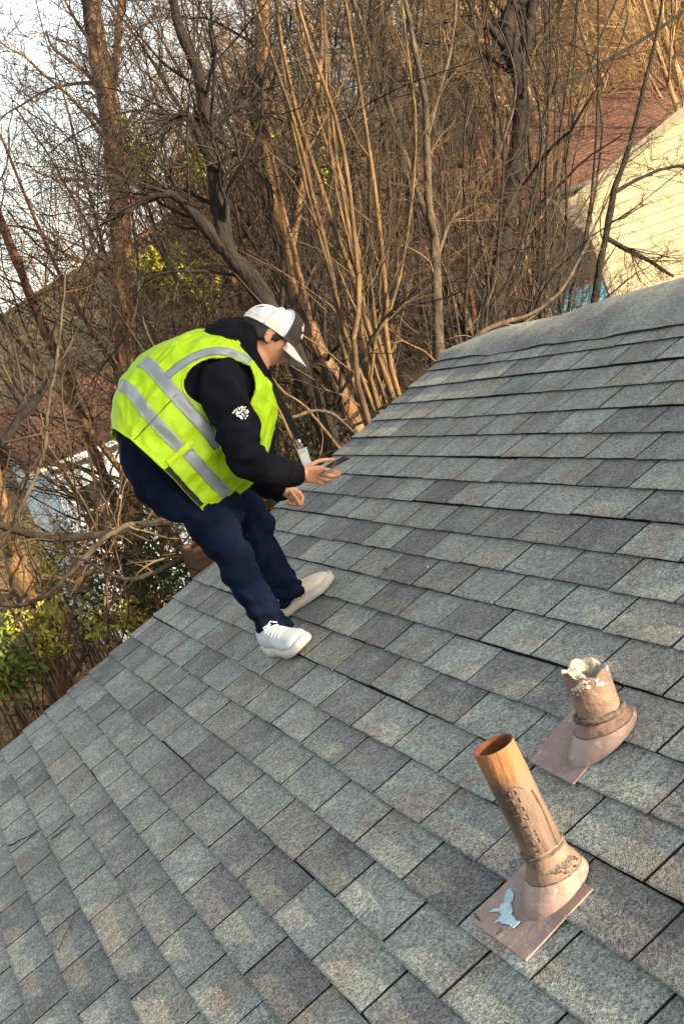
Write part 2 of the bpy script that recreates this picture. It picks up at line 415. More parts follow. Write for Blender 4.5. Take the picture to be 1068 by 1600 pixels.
M_boot = mat('tan_collar', (.195, .130, .094), (.11, .076, .057), 14, .7, .4, 70, c3=(.07, .048, .036), s3=30, f3=(.62, .72))
M_seal = mat('dark_sealant', (.05, .042, .036), (.13, .10, .08), 50, .8, .5, 90)
M_white_chip = mat('bare_pale_blue_paint', (.26, .44, .55), (.46, .56, .60), 40, .6)
M_mortar = mat('crumbly_cream_mortar', (.46, .42, .34), (.28, .25, .20), 40, .95, .8, 60)
UP = np.array([0, 0, 1.0])
def ring(c, ax, r, n=32, jit=0, rng=None, squash=None):
    u = nrm(np.cross(ax, [0, 1, 0])); v = np.cross(ax, u)
    return [c + r * (math.cos(a) * u + math.sin(a) * v) for a in np.linspace(0, 2 * math.pi, n, endpoint=False)]
def roof_ring(s, t, h, rs_, rt, n=32, dt=0):
    return [RP(s + rs_ * math.cos(a), t + rt * math.sin(a) + dt, h) for a in np.linspace(0, 2 * math.pi, n, endpoint=False)]
def on_axis_rings(base, ax, prof, n=32):
    return [ring(base + ax * z, ax, r, n) for z, r in prof]
def plate(corners, h, thick, tseg=5):
    """flange: 4 corners (s,t) lower-left.. as quad, subdivided, resting on the tabs"""
    a, b_, c, d = [np.array(q) for q in corners]; V = []; F = []
    n = 8
    for side in (0, 1):
        for i in range(n + 1):
            for j in range(n + 1):
                u, v = i / n, j / n
                st = (1 - u) * (1 - v) * a + u * (1 - v) * b_ + u * v * c + (1 - u) * v * d
                hh = h + .0015 * math.sin(u * 5 + 1) * math.sin(v * 4) - side * thick
                V.append(RP(st[0], st[1], hh))
    m = (n + 1) ** 2
    for i in range(n):
        for j in range(n):
            q = (i * (n + 1) + j, (i + 1) * (n + 1) + j, (i + 1) * (n + 1) + j + 1, i * (n + 1) + j + 1)
            F.append(q); F.append(tuple(x + m for x in q[::-1]))
    for i in range(n):
        for (p, q) in (((i * (n + 1)), ((i + 1) * (n + 1))), (i * (n + 1) + n, (i + 1) * (n + 1) + n), (i, i + 1), (n * (n + 1) + i, n * (n + 1) + i + 1)):
            F.append((p, q, q + m, p + m))
    return V, F
def vent(label, basepx, coneL, axis, R, Lp, flange, broken, seed):
    rg = np.random.default_rng(seed)
    s, t = roof_st(*basepx, .05)
    base = RP(s, t, .0)
    th = thing('vent_pipe', label, 'vent pipe', base)
    V, F = plate(flange, .0125, .004); obj('flashing_plate', V, F, M_flash, th)
    # flashing cone: an oblique cone from a long base ellipse on the roof to a level collar
    n = 40; rings = []
    top_c = base + axis * coneL
    cb = R * 1.50
    for f, e in ((0, 1), (.06, 1), (.35, .85), (.7, .9), (1, 1)):
        low = roof_ring(s, t - .012, .011 + (.006 if f > 0 else 0), cb * 1.0, cb * 1.30, n)
        # order the collar ring the same way as the base ring
        hi = [top_c + R * 1.40 * (math.cos(a) * np.array([0, -1, 0]) + math.sin(a) * nrm(np.array([1, 0, .10]))) for a in np.linspace(0, 2 * math.pi, n, endpoint=False)]
        g = f ** .9
        rings.append([(1 - g) * np.array(p) + g * q for p, q in zip(low, hi)])
    mb = MB().loft(rings, cap=False)
    cone = mb.build('flashing_cone', M_flash, th, True)
    hi = rings[-1]
    MB().tube(np.array(hi + hi[:1]), .0016, 6).build('collar_edge', M_seal, th, True)
    rr = [hi]
    kq = .55 if broken else 1.0
    for f, up in ((.10, .006 * kq), (.35, .016 * kq), (.7, .026 * kq), (.86, .034 * kq), (.9, .05 * kq), (.99, .062 * kq)):
        ctr = top_c + axis * up
        tgt = [ctr + R * 1.03 * (math.cos(a) * np.array([0, -1, 0]) + math.sin(a) * nrm(np.cross(np.array([0, 1.0, 0]), axis))) for a in np.linspace(0, 2 * math.pi, n, endpoint=False)]
        rr.append([(1 - f) * np.array(p) + axis * up * (1 - f) + f * q for p, q in zip(hi, tgt)])
    MB().loft(rr, cap=False).build('collar', M_boot, th, True)
    # ring of sealant at the top of the collar
    ca = top_c + axis * .052 * kq
    pts = np.array(ring(ca, axis, R * 1.08, 30)); pts += rg.normal(0, .0012, pts.shape); pts = np.vstack([pts, pts[:1]])
    if broken: MB().tube(pts, .0075 + rg.normal(0, .0014, len(pts)), 8).build('sealant', M_seal, th, True)
    else: MB().tube(pts, .0030 + rg.normal(0, .0008, len(pts)), 8).build('sealant', M_seal, th, True)
    # the pipe: outer wall, rim, inner wall
    n = 48; out = []; zt = Lp
    jag = np.zeros(n)
    if broken:
        a = np.linspace(0, 2 * math.pi, n, endpoint=False)
        jag = .008 * np.sin(a + 2.6) + .006 * np.sin(a * 3 + 1.2) + .004 * np.sin(a * 7 + .4) + rg.normal(0, .0022, n)
    prof = [(-.03, R), (zt * .4, R), (zt * .8, R * 1.0), (zt - .012, R * 1.0)]
    rings = []
    for z, r in prof:
        rings.append([p + rg.normal(0, .0004, 3) for p in ring(base + axis * z, axis, r, n)])
    top = [p + axis * (j if broken else 0) for p, j in zip(ring(base + axis * zt, axis, R * .995, n), jag)]
    rings.append(top)
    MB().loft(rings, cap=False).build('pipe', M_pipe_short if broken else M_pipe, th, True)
    topin = [p + axis * (j if broken else 0) for p, j in zip(ring(base + axis * (zt - .001), axis, R * .86, n), jag)]
    MB().loft([top, topin, [p for p in ring(base + axis * (zt - .05), axis, R * .85, n)], [p for p in ring(base + axis * (.02), axis, R * .84, n)]], cap=False).build('pipe_inside', M_mortar if broken else M_pipe_in, th, True)
    if not broken:
        MB().ell(base + axis * .03, nrm(np.cross(axis, [0, 1, 0])) * R * .85, np.array([0, R * .85, 0]), axis * .004).build('pipe_stopper', M_deck, th)
    return th, base, axis, R, s, t
camr = CM[:, 0]
ax1 = nrm(UP - .11 * camr)
fl1 = [roof_st(733, 1437, .0125), roof_st(820, 1500, .0125), roof_st(925, 1388, .0125), roof_st(838, 1330, .0125)]
v1, b1, a1, R1, s1, t1 = vent('tall rusty vent pipe on a flashing plate with a pale blue paint chip', (858, 1362), .050, ax1, .0445, .350, fl1, False, 3)
fl2 = [roof_st(826, 1189, .0125), roof_st(894, 1225, .0125), roof_st(992, 1105, .0125), roof_st(925, 1072, .0125)]
v2, b2, a2, R2, s2, t2 = vent('short broken vent pipe with a jagged cream rim upslope of the tall pipe', (932, 1128), .040, nrm(UP - .01 * camr), .0530, .180, fl2, True, 4)
# worn raised lettering down the near side of the tall pipe, and its casting seam
rg = np.random.default_rng(12)
view = nrm(CAM - b1); tv = nrm(view - (view @ a1) * a1); rt_ = np.cross(a1, tv)
def pp(z, ang, r): return b1 + a1 * z + r * (math.cos(ang) * tv + math.sin(ang) * rt_)
mb = MB(); z = .262
strokes = {0: [(0, 0, 0, 1), (0, 1, 1, 1), (1, 1, 1, 0)], 1: [(0, 0, 1, 0), (0, 1, 1, 1), (1, 0, 1, 1), (0, 0, 0, 1)], 2: [(0, 0, 1, 1), (0, 0, 0, 1), (1, 0, 1, 1)], 3: [(0, .5, 1, .5)], 4: [(0, .5, 1, .5), (1, 0, 1, 1)], 5: [(0, 0, 1, .5), (0, 1, 1, .5)]}
for li in (1, 0, 1, 2, 3, 4, 0, 3, 4, 5):
    for x0, y0, x1, y1 in strokes[li]:
        pts = [pp(z - .013 * (y0 + (y1 - y0) * f), -.32 + .34 * (x0 + (x1 - x0) * f), R1 + .0008) for f in np.linspace(0, 1, 4)]
        mb.tube(pts, .0019 + rg.normal(0, .0003, 4), 6)
    z -= .0195 if li != 5 else .02
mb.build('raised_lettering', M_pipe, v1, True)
mb = MB()
pts = [pp(zz, .78 + .06 * math.sin(zz * 40), R1 - .0008) for zz in np.linspace(.09, .24, 14)]
mb.tube(pts, .0032 + rg.normal(0, .0006, 14), 7); mb.build('casting_seam', M_pipe_dark, v1, True)
pts = [pp(.268 - .012 * abs(q) ** 2.0, -.62 + .62 * (q + 1) / 1.3, R1) for q in np.linspace(-.2, 1.1, 10)]
MB().tube(pts, .0014, 6).build('crack_line', M_seal, v1, True)
def blob(px, scale, seed, h, m, parent, name, n=26, pts=None):
    r = np.random.default_rng(seed); c = roof_st(*px, h); V = []; base = r.random(6) * 6
    out = []
    for a in np.linspace(0, 2 * math.pi, n, endpoint=False):
        q = scale * (1 + .32 * math.sin(3 * a + base[0]) + .25 * math.sin(5 * a + base[1]) + .15 * math.sin(9 * a + base[2]))
        out.append((q * math.cos(a), q * math.sin(a)))
    V = [RP(c[0] + x, c[1] + y, h) for x, y in out] + [RP(c[0] + x * .96, c[1] + y * .96, h + .0009) for x, y in out]
    F = [tuple(range(n, 2 * n))] + [(i, (i + 1) % n, (i + 1) % n + n, i + n) for i in range(n)]
    return obj(name, V, F, m, parent)
ch = MB()
def chip(pxs, h, mb):
    rq = np.random.default_rng(len(pxs)); pq = []
    for (x0, y0), (x1, y1) in zip(pxs, pxs[1:] + pxs[:1]):
        for f_ in ((0, .34, .67) if len(pxs) > 10 else (0,)): pq.append((x0 + (x1 - x0) * f_ + rq.normal(0, .8) * (len(pxs) > 10), y0 + (y1 - y0) * f_ + rq.normal(0, .8) * (len(pxs) > 10)))
    pxs = pq
    V0 = [RP(*roof_st(x, y, h), h) for x, y in pxs]; V1 = [RP(*roof_st(x, y, h), h + .001) for x, y in pxs]; n = len(pxs)
    mb.add(V0 + V1, [tuple(range(n, 2 * n))[::-1]] + [(i, (i + 1) % n, (i + 1) % n + n, i + n) for i in range(n)])
chip([(799, 1386), (803, 1400), (798, 1412), (799, 1428), (806, 1437), (812, 1440), (806, 1447), (801, 1450), (794, 1444), (786, 1445), (779, 1440), (772, 1442), (779, 1436), (783, 1428), (777, 1424), (766, 1425), (770, 1420), (780, 1419), (786, 1410), (788, 1400), (793, 1391)], .0148, ch)
ch.build('paint_chip', M_white_chip, v1)
ch = MB()
for (x, y), r_ in (((744, 1433), 3.2), ((741, 1428), 2.2), ((748, 1437), 2.2), ((781, 1453), 3.4), ((776, 1458), 2.0)):
    chip([(x + r_ * math.cos(a), y + r_ * .8 * math.sin(a)) for a in np.linspace(0, 2 * math.pi, 7, endpoint=False)], .0142, ch)
ch.build('nail_head', M_seal, v1)
rg = np.random.default_rng(31); mb = MB(); vw = nrm(CAM - b1); tv_ = nrm(vw - (vw @ a1) * a1); rr2 = np.cross(a1, tv_)
for i in range(70):
    ang = .55 + rg.normal(0, .30); q = .5 + rg.normal(0, .26); c = b1 + a1 * (.060 + .018 * q) + R1 * (1.37 - .30 * q) * (math.cos(ang) * tv_ + math.sin(ang) * rr2)
    nn = nrm(math.cos(ang) * tv_ + math.sin(ang) * rr2 + a1 * .9); u_ = nrm(np.cross(a1, nn)); w_ = np.cross(nn, u_); m_ = 6; r_ = rg.uniform(.0010, .0038)
    P = [c + r_ * rg.uniform(.5, 1.3) * (math.cos(z_) * u_ * 1.3 + math.sin(z_) * w_) for z_ in np.linspace(0, 2 * math.pi, m_, endpoint=False)]
    mb.add([p - nn * .001 for p in P] + [p + nn * .0012 for p in P], [tuple(range(m_, 2 * m_))] + [(z_, (z_ + 1) % m_, (z_ + 1) % m_ + m_, z_ + m_) for z_ in range(m_)])
mb.build('tar_speck', M_seal, v1)
# peeled paint on the broken rim
rg = np.random.default_rng(21); view = nrm(CAM - b2); tv = nrm(view - (view @ a2) * a2); rt_ = np.cross(a2, tv); mb = MB()
for i in range(26):
    ang = rg.uniform(-.9, 1.2); z = .178 - abs(rg.normal(0, .018)) - .008
    c = b2 + a2 * z + (R2 + .0006) * (math.cos(ang) * tv + math.sin(ang) * rt_); nn = nrm(math.cos(ang) * tv + math.sin(ang) * rt_)
    u = np.cross(a2, nn); m_ = rg.integers(5, 8); r_ = rg.uniform(.003, .0085)
    P = [c + r_ * rg.uniform(.5, 1.2) * (math.cos(q) * u + math.sin(q) * a2 * .8) for q in np.linspace(0, 2 * math.pi, m_, endpoint=False)]
    mb.add(P + [p + nn * .0012 for p in P], [tuple(range(m_, 2 * m_))] + [(q, (q + 1) % m_, (q + 1) % m_ + m_, q + m_) for q in range(m_)])
mb.build('peeled_paint', M_mortar, v2)
mb = MB(); c = b2 + a2 * .160
lat = np.array([0, -1, 0.]); fw = nrm(np.cross(a2, lat))
for i in range(5):
    a = rg.uniform(2.0, 4.6); mb.ell(c + .034 * (math.cos(a) * fw + math.sin(a) * lat * .8) + a2 * rg.uniform(-.004, .018), fw * .012, lat * .012, a2 * .012, 7, 5)
mb.build('mortar_lump', M_mortar, v2, True)

# ------------------------------------------------------------------ the man
M_skin = mat('skin', (.46, .24, .14), (.38, .18, .10), 18, .5, .08, 200, spec=.4)
M_skin.node_tree.nodes['Principled BSDF'].inputs['Subsurface Weight'].default_value = .08
M_skin.node_tree.nodes['Principled BSDF'].inputs['Subsurface Scale'].default_value = .01
M_hoodie = mat('navy_black_fleece', (.0075, .008, .012), (.005, .0055, .008), 12, 1.0, .55, 15, bdist=.03, spec=.05)
M_trouser = mat('navy_twill', (.0048, .0088, .026), (.0030, .0056, .016), 10, 1.0, .55, 17, bdist=.03, spec=.06)
M_lime = mat('hi_vis_lime', (.31, .50, .004), (.265, .44, .0035), 12, .6, .45, 13, bdist=.03)
M_lime2 = mat('hi_vis_yellow', (.38, .53, .006), (.33, .48, .005), 12, .6, .45, 13, bdist=.03)
M_refl = mat('silver_reflective_tape', (.185, .215, .235), (.155, .18, .20), 14, .42, .1, 120, spec=.5, bdist=.002)
M_stitch = mat('grey_green_thread', (.07, .12, .02), rough=.8)
M_black = mat('black_webbing', (.010, .010, .010), rough=.8)
M_white = mat('white_mesh_cloth', (.50, .54, .66), (.42, .47, .60), 60, .8, .3, 420, bdist=.001)
M_cream = mat('cream_cloth', (.54, .53, .48), (.46, .45, .41), 30, .8)
M_capdark = mat('charcoal_twill', (.045, .036, .033), (.03, .026, .025), 40, .9)
M_shoe_w = mat('white_knit_shoe', (.48, .52, .53), (.40, .44, .45), 26, .75, .3, 220, bdist=.002)
M_shoe_sunlit = mat('sun_tinted_knit_shoe', (.64, .58, .46), (.54, .48, .38), 26, .75, .3, 220, bdist=.002)  # warm sunlight on the far shoe is put into this colour
M_sole = mat('pale_sole_foam', (.48, .47, .42), (.38, .37, .33), 18, .6)
M_sole2 = mat('grey_outsole', (.20, .19, .165), (.15, .14, .12), 30, .8)
M_hair = mat('black_hair', (.010, .008, .007), (.018, .013, .010), 60, .6)
M_print = mat('white_print', (.72, .72, .70), rough=.7)
M_purple = mat('purple_print', (.20, .10, .45), rough=.7)
M_phone = mat('black_phone_glass', (.012, .012, .014), rough=.15, spec=.6)
M_phone_edge = mat('silver_phone_frame', (.55, .55, .56), rough=.25, metal=.9)
M_badge = mat('frosted_badge_holder', (.62, .68, .72), (.52, .58, .62), 20, .25, spec=.6)
M_eye = mat('eye_white', (.6, .58, .55), rough=.3)
M_lip = mat('lips', (.30, .12, .09), rough=.5)

YC = -1.80
LAT = np.array([0, -1.0, 0])              # toward his right hand, the near side
def JC(x, y, Y=YC): return atY(x, y, Y)
man = thing('person', 'man in lime safety vest and trucker cap bending over a phone on the roof', 'person', RP(1.75, 1.12, 0))

# ---- torso surface, also the pattern the vest is cut on
vk = np.array([0, .15, .30, .5, .68, .84, 1.0])
Bk = np.array([JC(*p) for p in [(179, 674), (183, 648), (194, 608), (222, 568), (262, 537), (305, 520), (342, 516)]])
Fk = np.array([JC(*p) for p in [(316, 810), (366, 766), (392, 738), (411, 700), (421, 655), (420, 618), (404, 590)]])
Wk = np.array([.198, .196, .194, .194, .194, .178, .115])
def interp(v, T):
    T2 = np.vstack([2 * T[0] - T[1], T, 2 * T[-1] - T[-2]]) if T.ndim == 2 else np.r_[2 * T[0] - T[1], T, 2 * T[-1] - T[-2]]
    i = int(np.clip(np.searchsorted(vk, v) - 1, 0, len(vk) - 2)); f = (v - vk[i]) / (vk[i + 1] - vk[i])
    a, b, c, d = T2[i], T2[i + 1], T2[i + 2], T2[i + 3]
    return .5 * ((2 * b) + (c - a) * f + (2 * a - 5 * b + 4 * c - d) * f * f + (3 * b - a - 3 * c + d) * f ** 3)
def torso_pt(phi, v, off=0.0, fold=0.0):
    B, F_, w = interp(v, Bk), interp(v, Fk), interp(v, Wk)
    c = (B + F_) / 2; a = (F_ - B) / 2; la = np.linalg.norm(a) + off; ah = nrm(a)
    cs, sn = math.cos(phi), math.sin(phi)
    e = 2 / 2.35
    x = math.copysign(abs(cs) ** e, cs); y = math.copysign(abs(sn) ** e, sn)
    p = c + ah * la * x + LAT * (w + off) * y
    if fold:
        n = nrm(ah * x / la + LAT * y / w)
        f = noise.noise(Vector((phi * 1.1, v * 3.2 - phi * .9, 3.3))) * 1.0 + .55 * noise.noise(Vector((phi * 3.0 + 2, v * 6.5 + phi * 2.0, 9.1)))
        f += .35 * math.sin(phi * 9 + v * 4) * (1 - v) ** 2
        f += .55 * (.5 - 2.2 * abs(noise.noise(Vector((phi * 1.9 - v * 1.5, v * 4.5 + phi * 1.2, 21.0))))) + .30 * (.4 - 2 * abs(noise.noise(Vector((phi * 4.2 + v, v * 7.0 - phi * 2.6, 5.0)))))
        p = p + n * fold * f
    return p
PH = np.linspace(0, 2 * math.pi, 240, endpoint=False)

# ---- trousers
def legtube(mb, pts, radii, n=22, sides=20):
    P = sm([list(p) + [r] for p, r in zip(pts, radii)], n); mb.tube(P[:, :3], P[:, 3], sides)
YN, YF = -1.90, -1.69
mb = MB()
rings = []
for bx, fx, w in [((182, 668), (338, 748), .140), ((184, 700), (362, 768), .145), ((195, 738), (378, 785), .145), ((214, 776), (378, 806), .135), ((246, 806), (362, 822), .125)]:
    B, F_ = JC(*bx), JC(*fx); c = (B + F_) / 2; a = (F_ - B) / 2
    rings.append([c + a * math.cos(q) + LAT * w * math.sin(q) for q in np.linspace(0, 2 * math.pi, 28, endpoint=False)])
mb.loft(rings)
nearleg = [JC(285, 738, YN + .05), JC(318, 800, YN + .02), JC(352, 845, YN), JC(376, 892, YN - .01), JC(404, 942, YN), JC(436, 992, YN + .01)]
legtube(mb, nearleg, [.080, .082, .071, .063, .058, .056])
farleg = [JC(292, 735, YF), JC(345, 775, YF), JC(388, 806, YF), JC(408, 850, YF), JC(430, 893, YF + .01), JC(456, 936, YF + .02)]
legtube(mb, farleg, [.092, .084, .072, .062, .057, .056])
V, N, Fc = remesh(mb, .0085, 6)
def leg_fold(V, N):
    D = np.zeros(len(V))
    for path in (nearleg, farleg):
        P = sm(path, 60); seg = np.cumsum(np.r_[0, np.linalg.norm(np.diff(P, axis=0), axis=1)]); tot = seg[-1]
        d = np.linalg.norm(V[:, None, :] - P[None], axis=2); j = d.argmin(1); s = seg[j] / tot; near = d.min(1) < .16
        axd = np.gradient(P, axis=0)[j]; axd /= np.linalg.norm(axd, axis=1)[:, None]
        rel = V - P[j]; ang = np.arctan2((rel * LAT).sum(1), (rel * np.cross(axd, LAT)).sum(1))
        cuff = np.clip((s - .74) / .26, 0, 1)
        w = np.sin(s * 62 + 1.6 * np.sin(ang * 1.5 + 1) + 2.5 * nz(V, 7, 2)) * .011 * cuff
        knee = np.exp(-((s - .5) / .14) ** 2)
        w += np.sin(s * 45 + ang * 1.2 + 3 * nz(V, 5, 8)) * .009 * knee
        thigh = np.clip(1 - s / .45, 0, 1)
        w += (1 - 2 * np.abs(nz(V * np.array([1.3, 1, .6]), 8, 5))) * .015 * thigh + (1 - 2 * np.abs(nz(V * np.array([.7, 1, .5]), 10, 15))) * .008 * (1 - thigh)
        D += np.where(near, w, 0)
    D += (.45 - 2 * np.abs(nz(V * np.array([1.2, 1, .8]), 13, 31))) * .008 + .010 * nz(V, 7, 1) + .006 * nz(V * np.array([1, 1, .6]), 20, 4)
    return V + N * D[:, None]
V = leg_fold(V, N) * 1.0
obj('trousers', V, Fc, M_trouser, man, True)

# ---- hoodie: torso, sleeves and the bunched hood
YNS, YFS = -2.00, -1.60
mb = MB()
mb.loft([[torso_pt(p, v, -.020) for p in PH[::6]] for v in np.linspace(.0, 1.0, 18)])
nsh, nel, nwr = JC(345, 602, YNS), JC(386, 722, YNS - .10), JC(461, 741, YNS - .02)
narm = [JC(355, 588, YNS + .10), nsh, JC(368, 660, YNS - .06), JC(376, 700, YNS - .09), JC(396, 727, YNS - .10), JC(428, 737, YNS - .07), nwr]
legtube(mb, narm, [.076, .082, .076, .068, .060, .054, .048], 30, 20)
farm = [JC(375, 580, YFS - .05), JC(385, 620, YFS), JC(392, 690, YFS + .06), JC(405, 735, YFS + .07), JC(425, 755, YFS + .03), JC(443, 765, YFS - .02)]
legtube(mb, farm, [.10, .11, .095, .08, .066, .056], 26, 18)
for dy in (-.075, 0, .075):
    k = 1 - abs(dy) * 2.2
    hood = [JC(322, 531, YC + dy), JC(336, 524 + 10 * (1 - k), YC + dy), JC(358, 519 + 12 * (1 - k), YC + dy), JC(377, 519 + 10 * (1 - k), YC + dy * .9), JC(380, 530, YC + dy * 1.15), JC(386, 562, YC + dy * 1.2), JC(401, 592, YC + dy), JC(406, 612, YC + dy * .8)]
    legtube(mb, hood, [.030, .048, .058, .054, .048, .052, .048, .030], 24, 14)
V, N, Fc = remesh(mb, .0085, 5)
def arm_fold(V, N, path, r0):
    P = sm(path, 60); seg = np.cumsum(np.r_[0, np.linalg.norm(np.diff(P, axis=0), axis=1)]); tot = seg[-1]
    d = np.linalg.norm(V[:, None, :] - P[None], axis=2); j = d.argmin(1); s = seg[j] / tot; near = np.clip((r0 - d.min(1)) / .03, 0, 1)
    axd = np.gradient(P, axis=0)[j]; axd /= np.linalg.norm(axd, axis=1)[:, None]
    rel = V - P[j]; ang = np.arctan2((rel * LAT).sum(1), (rel * np.cross(axd, LAT)).sum(1))
    el = np.exp(-((s - .58) / .18) ** 2); up = np.exp(-((s - .2) / .2) ** 2)
    rid = lambda q: 1 - 2 * np.abs(q)
    w = (rid(nz(V * np.array([1, .5, 1.6]) + (s * .25)[:, None], 11, 3)) * .011 - .004) * (el + .35) + rid(nz(V + np.outer(ang, [.02, .03, .01]), 6.5, 6)) * .008 * up + .006 * np.sin(s * 30 + ang * 2.4 + 4 * nz(V, 6, 3)) * (el + .3)
    cuff = np.exp(-((s - .93) / .035) ** 2) * -.004
    return (w + cuff) * near
D = arm_fold(V, N, narm, .15) + arm_fold(V, N, farm, .14) + .009 * nz(V, 8, 7) + .004 * nz(V, 18, 2) + (.45 - 2 * np.abs(nz(V, 12, 41))) * .007
hoodie = obj('hoodie', V + N * D[:, None], Fc, M_hoodie, man, True)
# cuff bands
for path, nm in ((narm, 'n'), (farm, 'f')):
    P = sm(path, 30)
    MB().tube([P[-4], P[-3], P[-2], P[-1], P[-1] + .016 * nrm(P[-1] - P[-2])], [.052, .055, .052, .047, .043], 24).build('cuff', M_hoodie, man, True)

# ---- vest
NP_, NV_ = 240, 130
vs = np.linspace(0, 1, NV_)
phs = np.linspace(0, 2 * math.pi, NP_, endpoint=False)
VOFF, FOLD = .011, .019
GRID = np.array([[torso_pt(p, v, VOFF, FOLD) for p in phs] for v in vs])       # (v, phi, 3)
PXG = proj(GRID)[..., :2]
nearm = np.sin(phs) > -.05
def inpoly(P, poly):
    poly = np.asarray(poly, float); x, y = P[..., 0], P[..., 1]; r = np.zeros(x.shape, bool)
    for (x0, y0), (x1, y1) in zip(poly, np.roll(poly, -1, 0)):
        if y0 == y1: continue
        r ^= ((y0 > y) != (y1 > y)) & (x < (x1 - x0) * (y - y0) / (y1 - y0) + x0)
    return r
hole_px = sm([(392, 571), (375, 564), (357, 559), (328, 559), (307, 567), (291, 583), (285, 601), (291, 617), (307, 630), (322, 638), (333, 659), (341, 688), (350, 712), (372, 722), (390, 700), (390, 665), (391, 638), (400, 610), (398, 588), (392, 571)], 120)
hole = inpoly(PXG, hole_px) & nearm[None]
hole = hole | hole[:, (-np.arange(NP_)) % NP_]
front = (np.abs((phs + math.pi) % (2 * math.pi) - math.pi) < .075)
def keep_face(i, j):
    k = (j + 1) % NP_
    return not (hole[i, j] and hole[i + 1, j] and hole[i, k] and hole[i + 1, k]) and not (front[j] and front[k])
Fv = [(i * NP_ + j, i * NP_ + (j + 1) % NP_, (i + 1) * NP_ + (j + 1) % NP_, (i + 1) * NP_ + j) for i in range(NV_ - 1) for j in range(NP_) if keep_face(i, j)]
used = sorted({q for f in Fv for q in f}); mp_ = {q: n for n, q in enumerate(used)}
vest = obj('vest', GRID.reshape(-1, 3)[used], [tuple(mp_[q] for q in f) for f in Fv], M_lime, man, True)
sol = vest.modifiers.new('thickness', 'SOLIDIFY'); sol.thickness = .003; sol.offset = 1
# finer lookup for laying tape on the vest by where it shows
fine_v = np.linspace(0, 1, 320); fine_p = np.linspace(-.1, math.pi + .1, 330)
FG = np.array([[torso_pt(p, v, VOFF, FOLD) for p in fine_p] for v in fine_v[::4]])
# (interpolate rows)
FGf = np.empty((320, 330, 3)); rows = np.arange(320) / 4.0
r0 = np.clip(rows.astype(int), 0, FG.shape[0] - 2); fr = (rows - r0)[:, None, None]
FGf = FG[r0] * (1 - fr) + FG[r0 + 1] * fr
FPX_ = proj(FGf)[..., :2].reshape(-1, 2)
def uv_of(px):
    d = ((FPX_ - np.asarray(px)) ** 2).sum(1); q = d.argmin(); i, j = divmod(q, 330)
    return fine_p[j], (r0[i] + float(fr[i, 0, 0])) * 4 / 319.0
def vest_strip(pxs, width, m, name, off=.0028, step=4.0, both=True, parent=None, back=False):
    P = np.asarray(pxs, float); L_ = np.cumsum(np.r_[0, np.linalg.norm(np.diff(P, axis=0), axis=1)])
    n = max(3, int(L_[-1] / step)); Q = sm(P, n); T = np.gradient(Q, axis=0); T /= np.linalg.norm(T, axis=1)[:, None]
    Nn = np.stack([-T[:, 1], T[:, 0]], 1); nw = 5
    UV = [[uv_of(Q[i] + Nn[i] * width * (k / (nw - 1) - .5)) for k in range(nw)] for i in range(n)]
    if back:
        pm = max(u for u, v in UV[2]); UV = UV[2:]
        ex = [[(u + (math.pi - u) * g, v + .015 * g) for u, v in UV[0]] for g in np.linspace(1, .12, 8)]
        UV = ex + UV; n = len(UV)
    for sgn in ((1, -1) if both else (1,)):
        A = [[torso_pt(sgn * u, v, VOFF + off, FOLD) for u, v in row] for row in UV]
        Bq = [[torso_pt(sgn * u, v, VOFF + off - .0022, FOLD) for u, v in row] for row in UV]
        V = [p for r in A for p in r] + [p for r in Bq for p in r]; m2 = n * nw; F = []
        for i in range(n - 1):
            for k in range(nw - 1):
                q = (i * nw + k, i * nw + k + 1, (i + 1) * nw + k + 1, (i + 1) * nw + k); F.append(q); F.append(tuple(x + m2 for x in q[::-1]))
            for k in (0, nw - 1): F.append((i * nw + k, (i + 1) * nw + k, (i + 1) * nw + k + m2, i * nw + k + m2))
        for i in (0, n - 1):
            for k in range(nw - 1): F.append((i * nw + k, i * nw + k + 1, i * nw + k + 1 + m2, i * nw + k + m2))
        o = obj(name, V, F, m, parent or vest, True)
vest_strip([(229, 566), (240, 577), (252, 591), (268, 610), (284, 628), (300, 646), (316, 664), (330, 680), (342, 698)], 21, M_refl, 'reflective_band', back=True)
vest_strip([(200, 604), (214, 623), (232, 647), (252, 669), (270, 688), (283, 701)], 19, M_refl, 'reflective_band', back=True)
vest_strip([(293, 706), (308, 724), (326, 744), (344, 762), (360, 777)], 19, M_refl, 'reflective_band')
vest_strip([(262, 588), (272, 579), (288, 567), (308, 556), (332, 549), (356, 550), (376, 557), (390, 566)], 12, M_refl, 'shoulder_band', off=.0045)
vest_strip([(262, 724), (282, 706), (302, 687)], 9, M_lime2, 'seam_tape', off=.005)
vest_strip([(261, 731), (278, 750), (297, 771), (314, 789)], 9, M_black, 'pocket_strip', off=.0045)
vest_strip([(206, 692), (240, 656), (276, 617)], 1.0, M_stitch, 'stitch_line', off=.0034)
vest_strip([(246, 726), (260, 741), (280, 764), (297, 783), (307, 791)], 2.0, M_lime2, 'hem_binding', off=.0045)
# edge binding round the armholes, hem and front edges
def binding(uvs, r, m, name, off=0.0):
    MB().tube([torso_pt(u, v, VOFF + off, FOLD) for u, v in uvs], r, 8).build(name, m, vest, True)
huv = [uv_of(p) for p in hole_px]
for sg in (1, -1): binding([(sg * u, v) for u, v in huv], .0042, M_lime2, 'armhole_binding')
binding([(p, .002) for p in np.linspace(.09, 2 * math.pi - .09, 120)], .0040, M_lime2, 'hem_edge')
for sg in (1, -1): binding([(sg * .085, v) for v in np.linspace(.0, .985, 60)], .0062, M_black, 'front_edge', .002)
binding([(p, .995) for p in np.linspace(.09, 2 * math.pi - .09, 60)], .0042, M_lime2, 'neck_binding')
